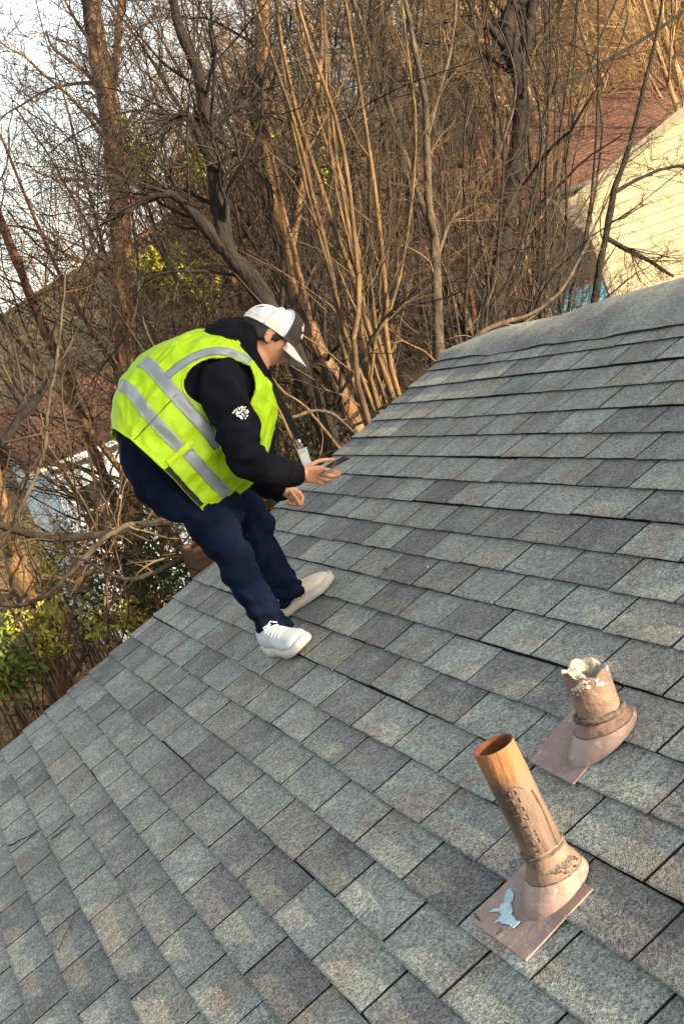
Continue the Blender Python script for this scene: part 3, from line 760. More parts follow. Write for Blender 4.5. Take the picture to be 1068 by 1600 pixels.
# sleeve emblem: broken white round print on the upper sleeve
Pa = sm(narm, 60)
def on_sleeve(px, r=.004):
    """nearest hoodie vertex seen at this pixel"""
    q = HPX[:, :2] - np.asarray(px); d = (q ** 2).sum(1); c = np.where(d < 9)[0]
    if len(c) == 0: c = np.array([d.argmin()])
    return HV[c[HPX[c, 2].argmin()]]
HV = V + N * D[:, None]; HPX = proj(HV)
mb = MB(); rg = np.random.default_rng(5); tocam = nrm(CAM - Pa[25])
EMB = [(x + rg.normal(0, .8), y + rg.normal(0, .6), rg.uniform(2.2, 5), rg.uniform(1.6, 3.2)) for y in (-7, -4, -1, 2, 5, 8) for x in np.arange(-11, 12, 4.2) if (x / 12) ** 2 + (y / 9) ** 2 < 1.05 and rg.random() < .86]
for gx_, gy_, w_, h_ in EMB:
    n = 7; ps = []
    for a in np.linspace(0, 2 * math.pi, n, endpoint=False):
        ps.append(on_sleeve((378 + gx_ + w_ * .5 * math.cos(a) * rg.uniform(.8, 1.2), 645 + gy_ + h_ * .5 * math.sin(a) * rg.uniform(.8, 1.2))))
    c = np.mean(ps, 0); nn = tocam
    ctr_n = nrm(N[((HV - c) ** 2).sum(1).argmin()])
    u = nrm(np.cross(ctr_n, [0, 0, 1])); v_ = np.cross(ctr_n, u)
    px0 = 1 / 400.
    P0 = []
    for a in np.linspace(0, 2 * math.pi, n, endpoint=False):
        P0.append(c + u * w_ * .5 * px0 * math.cos(a) * rg.uniform(.85, 1.2) + v_ * h_ * .5 * px0 * math.sin(a) * rg.uniform(.85, 1.2) + ctr_n * .003)
    P1 = [p + ctr_n * .0022 for p in P0]
    mb.add(P0 + P1, [tuple(range(n, 2 * n))] + [(i, (i + 1) % n, (i + 1) % n + n, i + n) for i in range(n)])
mb.build('sleeve_emblem', M_print, hoodie)

# ---- head frame
def img_dir(dx, dy):   # direction lying across the line of sight, given as it shows in the photo, turned into his plane of symmetry
    d = CM @ np.array([dx, -dy, 0.0]); d[1] = 0; return nrm(d)
HC = JC(414, 526)
HF = img_dir(.81, .59); HU = nrm(np.cross(LAT, HF));
if HU @ img_dir(.59, -.81) < 0: HU = -HU
HR = LAT
HS = 1.07
def hp(f, u, r): return HC + (HF * f + HU * u + HR * r) * HS
def head_rings():
    rings = []
    for th in np.linspace(.08, math.pi - .08, 30):
        row = []
        u = math.cos(th)
        for a in np.linspace(0, 2 * math.pi, 44, endpoint=False):
            cf, cr = math.cos(a), math.sin(a)          # front, right
            s = math.sin(th)
            f = .096 * s * cf; r = .076 * s * cr; up = .118 * u
            if u < .1:                                   # jaw narrows and comes forward
                k = min(1, (.1 - u) / 1.0); r *= 1 - .30 * k; f = f * (1 - .25 * k) + .018 * k * (1 if cf > 0 else .2)
                if cf < 0: f *= 1 - .35 * k
            # face relief
            ang = abs(a if a < math.pi else a - 2 * math.pi)
            g = lambda c, w: math.exp(-((up - c) / w) ** 2)
            f += .030 * math.exp(-(ang / .16) ** 2) * g(-.020, .016) + .014 * math.exp(-(ang / .12) ** 2) * g(.004, .022)    # nose
            f += .007 * math.exp(-(ang / .55) ** 2) * g(.030, .010)                      # brow
            f -= .009 * math.exp(-((ang - .42) / .16) ** 2) * g(.014, .012)               # eye sockets
            f += .010 * math.exp(-(ang / .30) ** 2) * (g(-.052, .007) + .9 * g(-.064, .007))   # lips
            f += .010 * math.exp(-(ang / .30) ** 2) * g(-.092, .014)                      # chin
            f += .004 * math.exp(-((ang - .7) / .25) ** 2) * g(-.012, .018)               # cheeks
            row.append(hp(f, up, r))
        rings.append(row)
    return rings[::-1]
mb = MB(); mb.loft(head_rings())
neck = [JC(388, 585), JC(398, 562), hp(-.02, -.03, 0)]
mb.tube(sm(neck, 8), [.062] * 8, 16)
# ears
for sg in (1, -1):
    ec = hp(-.004, -.006, sg * .073)
    mb.ell(ec, HF * .019 - HR * sg * -.004, HU * .031 - HF * .006, HR * sg * .011 + HF * -.006, 14, 8)
    mb.tube([ec + HF * .012 + HU * .016 + HR * sg * .010, ec - HF * .006 + HU * .030 + HR * sg * .013, ec - HF * .019 + HU * .010 + HR * sg * .014, ec - HF * .012 - HU * .018 + HR * sg * .011, ec + HF * .006 - HU * .028 + HR * sg * .008], .0042, 8)
# torso, legs under the clothes, arms
mb.loft([[torso_pt(p, v, -.05) for p in PH[::10]] for v in np.linspace(.02, .95, 10)])
rings = []
for bx, fx, w in [((205, 690), (330, 748), .12), ((218, 735), (350, 775), .13), ((240, 775), (350, 798), .11)]:
    B, F_ = JC(*bx), JC(*fx); c = (B + F_) / 2; a = (F_ - B) / 2
    rings.append([c + a * math.cos(q) + LAT * w * math.sin(q) for q in np.linspace(0, 2 * math.pi, 24, endpoint=False)])
mb.loft(rings)
h_n = roof_st(430, 1014, .01); dn_ = nrm([.285, .055]); t_n = (h_n[0] + dn_[0] * .29, h_n[1] + dn_[1] * .29)
h_f, t_f = (1.575, 1.09), (1.715, 1.362)
def along(h, t, x, z): return RP(h[0] + (t[0] - h[0]) * x, h[1] + (t[1] - h[1]) * x, z)
nank = along(h_n, t_n, .20, .088); fank = along(h_f, t_f, .20, .088)
legtube(mb, nearleg[:-1] + [JC(432, 984, YN + .01), nank], [.075, .07, .060, .05, .042, .036, .033])
legtube(mb, farleg[:-1] + [JC(453, 928, YF + .02), fank], [.08, .07, .055, .047, .038, .030, .026])
for h__, t__ in ((h_n, t_n), (h_f, t_f)): mb.tube([along(h__, t__, .22, .066), along(h__, t__, .4, .048), along(h__, t__, .62, .042)], [.028, .024, .018], 12)
legtube(mb, narm[:-1] + [nwr], [.06, .06, .052, .046, .040, .034, .029], 26, 16)
legtube(mb, farm, [.07, .065, .055, .045, .037, .029], 22, 16)
# hands
def finger(mb, pts, r):
    P = sm(pts, 9); mb.tube(P, np.linspace(r, r * .78, 9), 10); mb.ell(P[-1], np.array([r * .78, 0, 0]), np.array([0, r * .78, 0]), np.array([0, 0, r * .78]), 10, 6)
def palm(mb, w0, w1, k0, k1, th0, th1, n=6):
    """w0,w1: the two sides of the wrist; k0,k1: index and little finger knuckles"""
    for f in np.linspace(0, 1, 9):
        a = w0 + (k0 - w0) * f; c = w1 + (k1 - w1) * f
        P = sm([a, (a + c) / 2, c], 7); mb_r = th0 + (th1 - th0) * f
        mb.tube(P, mb_r, 10); mb.ell(a, [mb_r, 0, 0], [0, mb_r, 0], [0, 0, mb_r], 8, 5); mb.ell(c, [mb_r, 0, 0], [0, mb_r, 0], [0, 0, mb_r], 8, 5)
YH = -2.03
mb.tube([nwr - .02 * nrm(nwr - nel) * 0, JC(468, 741, YH), JC(478, 740, YH)], [.029, .028, .027], 14)
palm(mb, JC(470, 734, YH), JC(471, 748, YH + .005), JC(501, 732, YH - .015), JC(494, 751, YH + .02), .0165, .0125)
finger(mb, [JC(500, 731, YH - .018), JC(515, 735, YH - .032), JC(526, 737, YH - .022), JC(531, 738, YH - .002)], .0088)
finger(mb, [JC(500, 738, YH - .012), JC(513, 743, YH - .028), JC(524, 743, YH - .020), JC(530, 741, YH - .000)], .0090)
finger(mb, [JC(498, 745, YH - .002), JC(509, 750, YH - .018), JC(519, 748, YH - .012), JC(525, 745, YH + .004)], .0084)
finger(mb, [JC(494, 750, YH + .010), JC(502, 755, YH - .004), JC(511, 753, YH + .000), JC(516, 750, YH + .010)], .0074)
finger(mb, [JC(478, 734, YH + .01), JC(490, 724, YH + .022), JC(503, 719, YH + .028), JC(521, 718, YH + .026)], .0098)
YG = -1.63
mb.tube([JC(443, 765, YG), JC(448, 767, YG), JC(453, 768, YG)], [.028, .026, .025], 14)
palm(mb, JC(451, 761, YG), JC(448, 772, YG), JC(466, 769, YG - .01), JC(459, 781, YG), .0155, .0120)
finger(mb, [JC(467, 769, YG - .012), JC(473, 778, YG - .020), JC(470, 787, YG - .026), JC(468, 790, YG - .030)], .0086)
finger(mb, [JC(465, 773, YG - .008), JC(469, 782, YG - .016), JC(463, 788, YG - .022), JC(457, 787, YG - .020)], .0086)
finger(mb, [JC(461, 777, YG - .002), JC(464, 786, YG - .008), JC(457, 789, YG - .014), JC(452, 786, YG - .012)], .0080)
finger(mb, [JC(457, 779, YG + .008), JC(458, 787, YG + .004), JC(452, 788, YG - .002), JC(448, 785, YG - .002)], .0072)
finger(mb, [JC(452, 766, YG - .02), JC(458, 773, YG - .036), JC(464, 781, YG - .038), JC(468, 788, YG - .040)], .0094)
V, N, Fc = remesh(mb, .0036, 3)
body = obj('body', V, Fc, M_skin, man, True)
for sg in (1, -1):
    MB().ell(hp(.079, .012, sg * .031), HF * .0095, HR * .012, HU * .0095, 12, 8).build('eye', M_eye, body, True)
    MB().tube([hp(.091, .029, sg * .014), hp(.090, .033, sg * .030), hp(.078, .030, sg * .046)], [.0035, .004, .0022], 8).build('eyebrow', M_hair, body, True)
MB().tube([hp(.094, -.056, -.018), hp(.104, -.057, 0), hp(.094, -.056, .018)], [.003, .0055, .003], 8).build('mouth', M_lip, body, True)
# hair: short back and sides under the cap
mb = MB(); rings = []
for u in np.linspace(.075, -.045, 9):
    row = []
    for a in np.linspace(-2.25, 2.25, 40):
        x = -math.cos(a); y = math.sin(a)
        cut = 1.0
        s = math.sqrt(max(.05, 1 - (u / .125) ** 2)); k = .0055
        f = (.096 * s + k) * x; r = (.076 * s + k) * y
        lim = -.045 + .055 * max(0, x + .35) + .05 * max(0, x)
        row.append(hp(f, max(u, lim), r))
    rings.append(row)
V_ = [p for r in rings for p in r]; n = 40
F_ = [(i * n + j, i * n + j + 1, (i + 1) * n + j + 1, (i + 1) * n + j) for i in range(8) for j in range(n - 1)]
hair = obj('hair', V_, F_, M_hair, man, True); h_ = hair.modifiers.new('thickness', 'SOLIDIFY'); h_.thickness = .007; h_.offset = .6
mb = MB()
for sg in (1, -1): mb.tube([hp(.030, .045, sg * .073), hp(.030, .020, sg * .074), hp(.026, -.008, sg * .073)], [.012, .011, .004], 8)
mb.build('sideburn', M_hair, man, True)

# ---- trucker cap: panels, band, brim
CU0 = .026                                  # height of the cap's lower edge on the head
def cap_pt(a, e, off=0.0):                   # a: angle from the front, e: 0 lower edge .. 1 button
    fr = .5 + .5 * math.cos(a)
    rf = .107 + .004 * fr; rr = .088
    hgt = .098 + .020 * fr
    q = e * math.pi / 2
    pw = math.cos(q) ** (.62 + .10 * (1 - fr)); 
    f = (rf + off) * pw * math.cos(a) + .004; r = (rr + off) * pw * math.sin(a)
    u = CU0 - .018 * (1 - fr) + (hgt + off) * math.sin(q)
    return hp(f, u, r)
def cap_panel(a0, a1, e0, e1, m, name, off=0.0, th=.0025, na=14, ne=12, parent=None):
    V, F = [], []
    for k in (0, 1):
        for i in range(ne + 1):
            for j in range(na + 1):
                V.append(cap_pt(a0 + (a1 - a0) * j / na, e0 + (e1 - e0) * i / ne, off - k * th))
    m2 = (ne + 1) * (na + 1)
    for i in range(ne):
        for j in range(na):
            q = (i * (na + 1) + j, i * (na + 1) + j + 1, (i + 1) * (na + 1) + j + 1, (i + 1) * (na + 1) + j)
            F.append(q); F.append(tuple(x + m2 for x in q[::-1]))
    for i in range(ne):
        for j in (0, na):
            F.append((i * (na + 1) + j, (i + 1) * (na + 1) + j, (i + 1) * (na + 1) + j + m2, i * (na + 1) + j + m2))
    for j in range(na):
        for i in (0, ne):
            F.append((i * (na + 1) + j, i * (na + 1) + j + 1, i * (na + 1) + j + 1 + m2, i * (na + 1) + j + m2))
    return obj(name, V, F, m, parent or cap, True)
cap = MB().loft([[cap_pt(a, e, -.004) for a in np.linspace(0, 2 * math.pi, 36, endpoint=False)] for e in np.linspace(.0, .97, 10)], cap=False).build('cap', M_white, man, True)
A0 = 1.28
cap_panel(-A0, A0, 0, .98, M_capdark, 'front_panel', .002, na=24)
cap_panel(A0, 2.05, 0, .98, M_white, 'mesh_panel'); cap_panel(2.05, math.pi, 0, .98, M_white, 'mesh_panel')
cap_panel(-2.05, -A0, 0, .98, M_white, 'mesh_panel'); cap_panel(-math.pi, -2.05, 0, .98, M_white, 'mesh_panel')
for aa in (A0, 2.05, math.pi - .001, -2.05, -A0):
    MB().tube([cap_pt(aa, e, .0025) for e in np.linspace(0, .96, 14)], .0042, 8).build('piping', M_cream if abs(aa) != A0 else M_white, cap, True)
cap_panel(A0, 2 * math.pi - A0, 0, .20, M_cream, 'sweat_band', .0035, na=40, ne=3)
MB().ell(cap_pt(0, 1.0), HF * .008, HR * .008, HU * .005, 10, 6).build('button', M_capdark, cap, True)
# brim: curved, white on top
V, F = [], []; na, nr_ = 28, 8
for k in (0, 1):
    for i in range(nr_ + 1):
        for j in range(na + 1):
            a = -1.02 + 2.04 * j / na; q = i / nr_
            b0 = cap_pt(a, .0, .001); rr_ = math.sin(a) / math.sin(1.02)
            ext = .078 * q * (1 - .30 * abs(rr_) ** 2.6) * (1 if abs(rr_) < 1 else 0)
            drop = -.020 * q * 1.0 - .018 * rr_ ** 2 * (.3 + .7 * q)
            V.append(b0 + HF * ext + HU * (drop + .004 - k * .004))
m2 = (nr_ + 1) * (na + 1)
for i in range(nr_):
    for j in range(na):
        q = (i * (na + 1) + j, i * (na + 1) + j + 1, (i + 1) * (na + 1) + j + 1, (i + 1) * (na + 1) + j); F.append(q); F.append(tuple(x + m2 for x in q[::-1]))
    for j in (0, na): F.append((i * (na + 1) + j, (i + 1) * (na + 1) + j, (i + 1) * (na + 1) + j + m2, i * (na + 1) + j + m2))
for j in range(na): F.append((nr_ * (na + 1) + j, nr_ * (na + 1) + j + 1, nr_ * (na + 1) + j + 1 + m2, nr_ * (na + 1) + j + m2))
obj('brim', V, F, M_cream, cap, True)
def cap_mark(a0, a1, e0, e1, m, off=.0048): cap_panel(a0, a1, e0, e1, m, 'front_emblem', off, .0012, 4, 4)
for a0, a1, e0, e1, m in [(.10, .42, .50, .62, M_print), (.46, .66, .40, .50, M_print), (.05, .30, .36, .46, M_purple), (.22, .52, .26, .35, M_print), (-.35, -.02, .50, .62, M_print), (-.5, -.1, .30, .40, M_print), (-.3, .0, .40, .47, M_purple), (.32, .44, .38, .49, M_purple)]:
    cap_mark(a0, a1, e0, e1, m)

# ---- shoes
def shoe(heel, toe, lift, mup, label, roll=0.0):
    h0 = RP(*heel, .010); t0 = RP(*toe, .010); ax = t0 - h0; Lh = np.linalg.norm(ax); ax = ax / Lh
    side = nrm(np.cross(ax, RN)); up = np.cross(side, ax)
    side2 = side * math.cos(roll) + up * math.sin(roll); up = nrm(np.cross(side2, ax)); side = side2
    def sp(x, y, z): return h0 + ax * x * Lh + side * y + up * (z + lift * max(0, x - .6))
    #      x     halfw  top   
    prof = [(-.02, .022, .070), (.0, .034, .092), (.06, .041, .110), (.16, .045, .122), (.28, .046, .124), (.38, .046, .114), (.48, .048, .100), (.58, .052, .087), (.70, .055, .076), (.82, .053, .067), (.91, .044, .058), (.97, .030, .046), (1.01, .012, .034)]
    P = sm([list(p) for p in prof], 34); rings = []
    for x, w, tp in P:
        row = []
        for a in np.linspace(0, 2 * math.pi, 24, endpoint=False):
            c, s_ = math.cos(a), math.sin(a)
            z = .022 + (tp - .022) * (.5 + .5 * s_) if s_ > -1 else .022
            wz = w * (1.0 if s_ < 0 else (1 - .35 * s_ ** 2 * (1 if x < .45 else .6)))
            row.append(sp(x, math.copysign(abs(c) ** .75, c) * wz, z))
        rings.append(row)
    up_ = MB().loft(rings).build('shoe', mup, man, True)
    if label: up_['label'] = label
    rings = []
    prof = [(-.035, .022), (-.01, .040), (.06, .048), (.2, .051), (.35, .048), (.5, .050), (.62, .057), (.74, .061), (.86, .057), (.94, .046), (1.0, .029), (1.03, .012)]
    P = sm([list(p) for p in prof], 30)
    for x, w in P:
        th = .042 - .008 * x + .006 * math.exp(-((x) / .12) ** 2); spring = .012 * max(0, (x - .78) / .25) ** 2
        rings.append([sp(x, y * w, z + spring) for y, z in ((-1, .004), (-.85, 0), (.85, 0), (1, .004), (1.04, th * .5), (.96, th), (-.96, th), (-1.04, th * .5))])
    so2 = MB().loft(rings).build('sole', M_sole, up_, True)
    mb = MB(); lz = lambda x: float(np.interp(x, [p[0] for p in [(.28, 0), (.70, 0)]], [.112, .066]))
    for i, x in enumerate((.36, .42, .48, .54, .60)):
        tz = float(np.interp(x, [.28, .38, .48, .58, .70], [.124, .114, .100, .087, .076]))
        mb.tube([sp(x, -.030, tz - .010), sp(x + .01, -.012, tz + .002), sp(x + .015, .012, tz + .002), sp(x + .005, .030, tz - .010)], .0026, 6)
    tz = .116
    mb.tube([sp(.36, .0, tz + .006), sp(.40, .022, tz + .014), sp(.44, .028, tz - .004), sp(.39, .010, tz + .004), sp(.36, 0, tz + .006), sp(.39, -.018, tz + .012), sp(.45, -.030, tz - .006)], .0022, 6)
    mb.build('laces', M_print if mup is M_shoe_w else M_cream, up_, True)
    mb = MB().loft([[sp(.20 + .10 * q, w * math.cos(a), .100 + .018 * q + .004 * math.sin(a)) for a in np.linspace(0, 2 * math.pi, 14, endpoint=False)] for q, w in ((0, .030), (1, .027))], cap=False)
shoe(h_n, t_n, .030, M_shoe_w, 'white laced running shoe nearer the camera')
shoe(h_f, t_f, .008, M_shoe_sunlit, 'running shoe pointing up the slope, sunlight painted into its colour')

for ank, knee_, m_ in ((nank, nearleg[-2] * .0 + JC(432, 984, YN + .01), M_shoe_w), (fank, JC(452, 926, YF + .02), M_shoe_sunlit)):
    MB().tube(sm([ank - .03 * nrm(knee_ - ank), ank + .02 * nrm(knee_ - ank), ank + .07 * nrm(knee_ - ank)], 6), [.046, .044, .041, .038, .037, .036], 16).build('sock', m_, man, True)
# ---- phone in his hand, lanyard and badge
pc = JC(521, 728, YH - .006); pa = img_dir(.905, -.425); pw_ = nrm(np.array([.10, 1, .16]) - (np.array([.10, 1, .16]) @ pa) * pa); pn = np.cross(pa, pw_)
if pn @ (HC - pc) < 0: pn = -pn
ph_ = thing('phone', 'dark phone with a pale edge held in the near hand of the man', 'phone', pc)
def slab(c, a, b_, n_, la, lb, t, r=.008, seg=4):
    out = []
    for sx, sy, q0 in ((1, 1, 0), (-1, 1, 1), (-1, -1, 2), (1, -1, 3)):
        for k in range(seg + 1):
            q = (q0 + k / seg) * math.pi / 2; out.append(c + a * (sx * (la - r) + r * math.cos(q)) + b_ * (sy * (lb - r) + r * math.sin(q)))
    return MB().loft([[p - n_ * t for p in out], [p + n_ * t for p in out]])
slab(pc, pa, pw_, pn, .066, .035, .0042).build('phone_case', M_phone_edge, ph_)
slab(pc + pn * .0046, pa, pw_, pn, .063, .0325, .0008).build('screen', M_phone, ph_)
slab(pc - pn * .0046 + pa * .04, pa, pw_, pn, .014, .014, .0014).build('camera_bump', M_phone, ph_)
l0 = JC(416, 596, YC - .075)
lan = thing('lanyard', 'black lanyard with a frosted badge holder hanging from the neck of the man', 'lanyard', l0)
YL = YC - .10
mb = MB(); P = sm([JC(412, 588, YC - .07), JC(425, 603, YL), JC(441, 635, YL - .01), JC(457, 665, YL - .01), JC(466, 686, YL - .01)], 16)
P2 = sm([JC(420, 590, YC + .05), JC(430, 608, YC + .0), JC(444, 637, YL + .02), JC(459, 666, YL + .005), JC(467, 686, YL - .008)], 16)
def ribbon(mb, P, w, wd_, t=.0012):
    T = np.gradient(P, axis=0)
    rings = []
    for p, tt in zip(P, T):
        tt = nrm(tt); u = nrm(wd_ - (wd_ @ tt) * tt); n_ = np.cross(tt, u)
        rings.append([p + u * w + n_ * t, p - u * w + n_ * t, p - u * w - n_ * t, p + u * w - n_ * t])
    mb.loft(rings)
ribbon(mb, P, .0135, np.array([.85, -.6, .2])); ribbon(mb, P2, .0135, np.array([.85, .4, .2])); mb.build('strap', M_black, lan)
lp = JC(466, 686, YL - .01); ld = nrm(JC(473, 706, YL - .01) - lp)
mb = MB(); mb.tube([lp, lp + ld * .016, lp + ld * .030], [.007, .0055, .004], 10); mb.tube([lp + ld * (.028 + .011 * math.sin(a)) + .007 * math.cos(a) * np.array([.6, -.8, 0]) for a in np.linspace(0, 2 * math.pi, 13)], .0018, 6)
mb.build('swivel_clip', M_phone_edge, lan, True)
bc = lp + ld * .085; bw = nrm(np.array([.8, -.6, 0]) - (np.array([.8, -.6, 0]) @ ld) * ld); bn = np.cross(ld, bw)
slab(bc, ld, bw, bn, .047, .0185, .0022, .004).build('badge', M_badge, lan)
slab(bc + ld * .006, ld, bw, bn, .034, .013, .0030, .002).build('badge_card', M_print, lan)
# ------------------------------------------------------------------ trees, shrubs and brambles
def tubes_np(polys, sides):
    """polys: list of (pts (n,3), radii (n,)); batched by length"""
    by = {}
    for p, r in polys: by.setdefault(len(p), []).append((p, r))
    Vs, Fs, base = [], [], 0
    for n, lst in by.items():
        P = np.array([q[0] for q in lst]); R = np.array([q[1] for q in lst]); m = len(lst)
        T = np.gradient(P, axis=1); T /= np.linalg.norm(T, axis=2, keepdims=True) + 1e-12
        ref = np.cross(T.mean(1), np.array([.37, .61, .70])); ref /= np.linalg.norm(ref, axis=1, keepdims=True) + 1e-9
        U = ref[:, None, :] - (ref[:, None, :] * T).sum(2, keepdims=True) * T; U /= np.linalg.norm(U, axis=2, keepdims=True) + 1e-9
        W = np.cross(T, U); a = np.linspace(0, 2 * math.pi, sides, endpoint=False)
        V = P[:, :, None, :] + R[:, :, None, None] * (np.cos(a)[None, None, :, None] * U[:, :, None, :] + np.sin(a)[None, None, :, None] * W[:, :, None, :])
        idx = np.arange(m * n * sides).reshape(m, n, sides); nx_ = np.roll(idx, -1, 2)
        F = np.stack([idx[:, :-1], nx_[:, :-1], nx_[:, 1:], idx[:, 1:]], -1).reshape(-1, 4)
        Vs.append(V.reshape(-1, 3)); Fs.append(F + base); base += m * n * sides
    return np.concatenate(Vs), np.concatenate(Fs)
def join_np(parts):
    Vs, Fs, b_ = [], [], 0
    for V, F in parts: Vs.append(V); Fs.append(F + b_); b_ += len(V)
    return np.concatenate(Vs), np.concatenate(Fs)
def grow(rng, p, d, L, r, lev, spec, out):
    sp = spec[lev]; n = sp['n']; pts = np.empty((n + 1, 3)); pts[0] = p; ds = np.empty((n + 1, 3)); ds[0] = d
    J = rng.normal(0, sp['curl'], (n, 3)); J[:, 2] += sp.get('up', 0)
    bend = rng.normal(0, sp.get('bend', 0), 3); st = L / n
    for i in range(n):
        d = d + J[i] + bend; d = d / math.sqrt(d @ d); pts[i + 1] = pts[i] + d * st; ds[i + 1] = d
    rr = r * (1 - (1 - sp.get('taper', .3)) * np.linspace(0, 1, n + 1)); out[lev].append((pts, rr))
    if lev + 1 < len(spec): kids(rng, pts, ds, rr, L, lev, spec, out)
def kids(rng, pts, ds, rr, L, lev, spec, out, lo=None):
    sp = spec[lev]; n = len(pts) - 1; k = sp['kids']
    k = int(k) + (rng.random() < k - int(k)); lo = sp.get('lo', .2) if lo is None else lo
    for _ in range(k):
        f = lo + (1 - lo) * rng.random(); q = min(n - 1, int(f * n)); g = f * n - q
        c = pts[q] * (1 - g) + pts[q + 1] * g; d0 = ds[q]
        v = rng.normal(size=3); v -= (v @ d0) * d0; v /= np.linalg.norm(v) + 1e-9
        a = rng.uniform(*sp['ang']); d = math.cos(a) * d0 + math.sin(a) * v
        Lc = rng.uniform(*sp['kl']) * (1 - .45 * f)
        if 'kabs' not in sp: Lc *= L
        grow(rng, c, d, Lc, max(sp.get('rmin', .0016), rr[q] * sp.get('rr', .5) * rng.uniform(.7, 1.1)), lev + 1, spec, out)
def clear_roof(polys):
    out = []
    for p, r in polys:
        if p[:, 1].min() < .35 and (p[:, 2] > -1.2).any() and p[:, 0].max() > -2.5: continue
        out.append((p, r))
    return out
def leaves(rng, centers, size, n_per=1, spread=.0, flat=.0):
    C = np.repeat(np.asarray(centers), n_per, 0); C = C + rng.normal(0, spread, C.shape)
    m = len(C); u = rng.normal(size=(m, 3)); u /= np.linalg.norm(u, axis=1, keepdims=True); w = rng.normal(size=(m, 3)); w[:, 2] += flat
    v = np.cross(w, u); v /= np.linalg.norm(v, axis=1, keepdims=True); s = size * rng.uniform(.6, 1.3, (m, 1))
    nn = np.cross(u, v)
    V = np.stack([C - u * s, C - v * s * .45 + nn * s * .12, C + u * s, C + v * s * .45 + nn * s * .12], 1).reshape(-1, 3)
    return V, np.arange(m * 4).reshape(m, 4)
def place(name, V, F, m, parent, smooth=True, kind=None):
    return obj(name, V, F, m, parent, smooth, kind)
def plant_from(out, th, m_trunk, m_br, m_tw, names=('trunk', 'branch', 'twigs'), sides=(10, 6, 4, 3)):
    """level 0 polylines one object each; level 1 one object 'limbs'; finer levels one stuff part"""
    for p in clear_roof(out[0]): V, F = tubes_np([p], sides[0]); place(names[0], V, F, m_trunk, th)
    l1 = clear_roof(out[1]) if len(out) > 1 else []
    if names[1] == 'branch':
        for p in l1: V, F = tubes_np([p], sides[1]); place(names[1], V, F, m_br, th, True)
    elif l1: V, F = tubes_np(l1, sides[1]); place(names[1], V, F, m_br, th, True, 'stuff')
    fine = []
    for k in range(2, len(out)):
        q = clear_roof(out[k])
        if q: fine.append(tubes_np(q, sides[min(k, 3)]))
    if fine: V, F = join_np(fine); place(names[2], V, F, m_tw, th, True, 'stuff')

TW = [dict(n=10, kids=0, curl=.1, ang=(.4, 1.0), kl=(.8, 2.6), kabs=1, rr=.26, lo=.1),
      dict(n=9, kids=7, curl=.17, bend=.07, ang=(.4, 1.1), kl=(.3, .6), up=.015, rr=.5, taper=.3),
      dict(n=6, kids=5, curl=.22, bend=.09, ang=(.4, 1.2), kl=(.35, .8), up=.01, rr=.55, taper=.35),
      dict(n=5, kids=0, curl=.30, bend=.12, taper=.4)]
def trunk_tree(label, stems, depthY, m_trunk, m_br, m_tw, seed, nkids=16, spec=None, group=None, name='tree', cat='tree', toground=True, kl=None, lo=.12):
    """stems: lists of (px, py, width_px[, dY]) following the trunk and its main limbs as the photo shows them"""
    rng = np.random.default_rng(seed); out = [[] for _ in range(4)]
    sp = [dict(q) for q in (spec or TW)]; sp[0]['kids'] = nkids
    if kl: sp[0]['kl'] = kl
    base = None
    for si, st in enumerate(stems):
        rows = []
        for q in st:
            x, y, w = q[:3]; Y = depthY + (q[3] if len(q) > 3 else 0)
            p = atY(x, y, Y); dep = proj(p)[2]; rows.append([*p, w * dep / FPX / 2])
        if si == 0 and toground:
            p0 = np.array(rows[0][:3]); gz = float(ground_z(p0[0] + .1, p0[1]))
            if p0[2] > gz + .3: rows.insert(0, [p0[0] + (.06 * (p0[2] - gz) if st[0][0] > 20 or name != 'branch' else -1.6), p0[1], gz - .1, rows[0][3] * 1.25])
            q0, q1 = np.array(rows[0]), np.array(rows[1])
            if np.linalg.norm(q1[:3] - q0[:3]) > .8: rows[1:1] = [list(q0 + (q1 - q0) * f_) for f_ in (.33, .66, .88)]
        if si == 0: base = np.array(rows[0][:3])
        n = max(14, len(rows) * 5); P = sm(rows, n)
        P[:, :3] += np.cumsum(rng.normal(0, .004, (n, 3)), 0) * np.linspace(0, 1, n)[:, None]
        pts, rr = P[:, :3], np.maximum(P[:, 3], .004) * (1 + .07 * rng.normal(size=n))
        ds = np.gradient(pts, axis=0); ds /= np.linalg.norm(ds, axis=1, keepdims=True)
        out[0].append((pts, rr)); L = np.linalg.norm(np.diff(pts, axis=0), axis=1).sum()
        kids(rng, pts, ds, rr, L, 0, sp, out, lo)
    th = thing(name, label, cat, base, group)
    plant_from(out, th, m_trunk, m_br, m_tw)
    return th

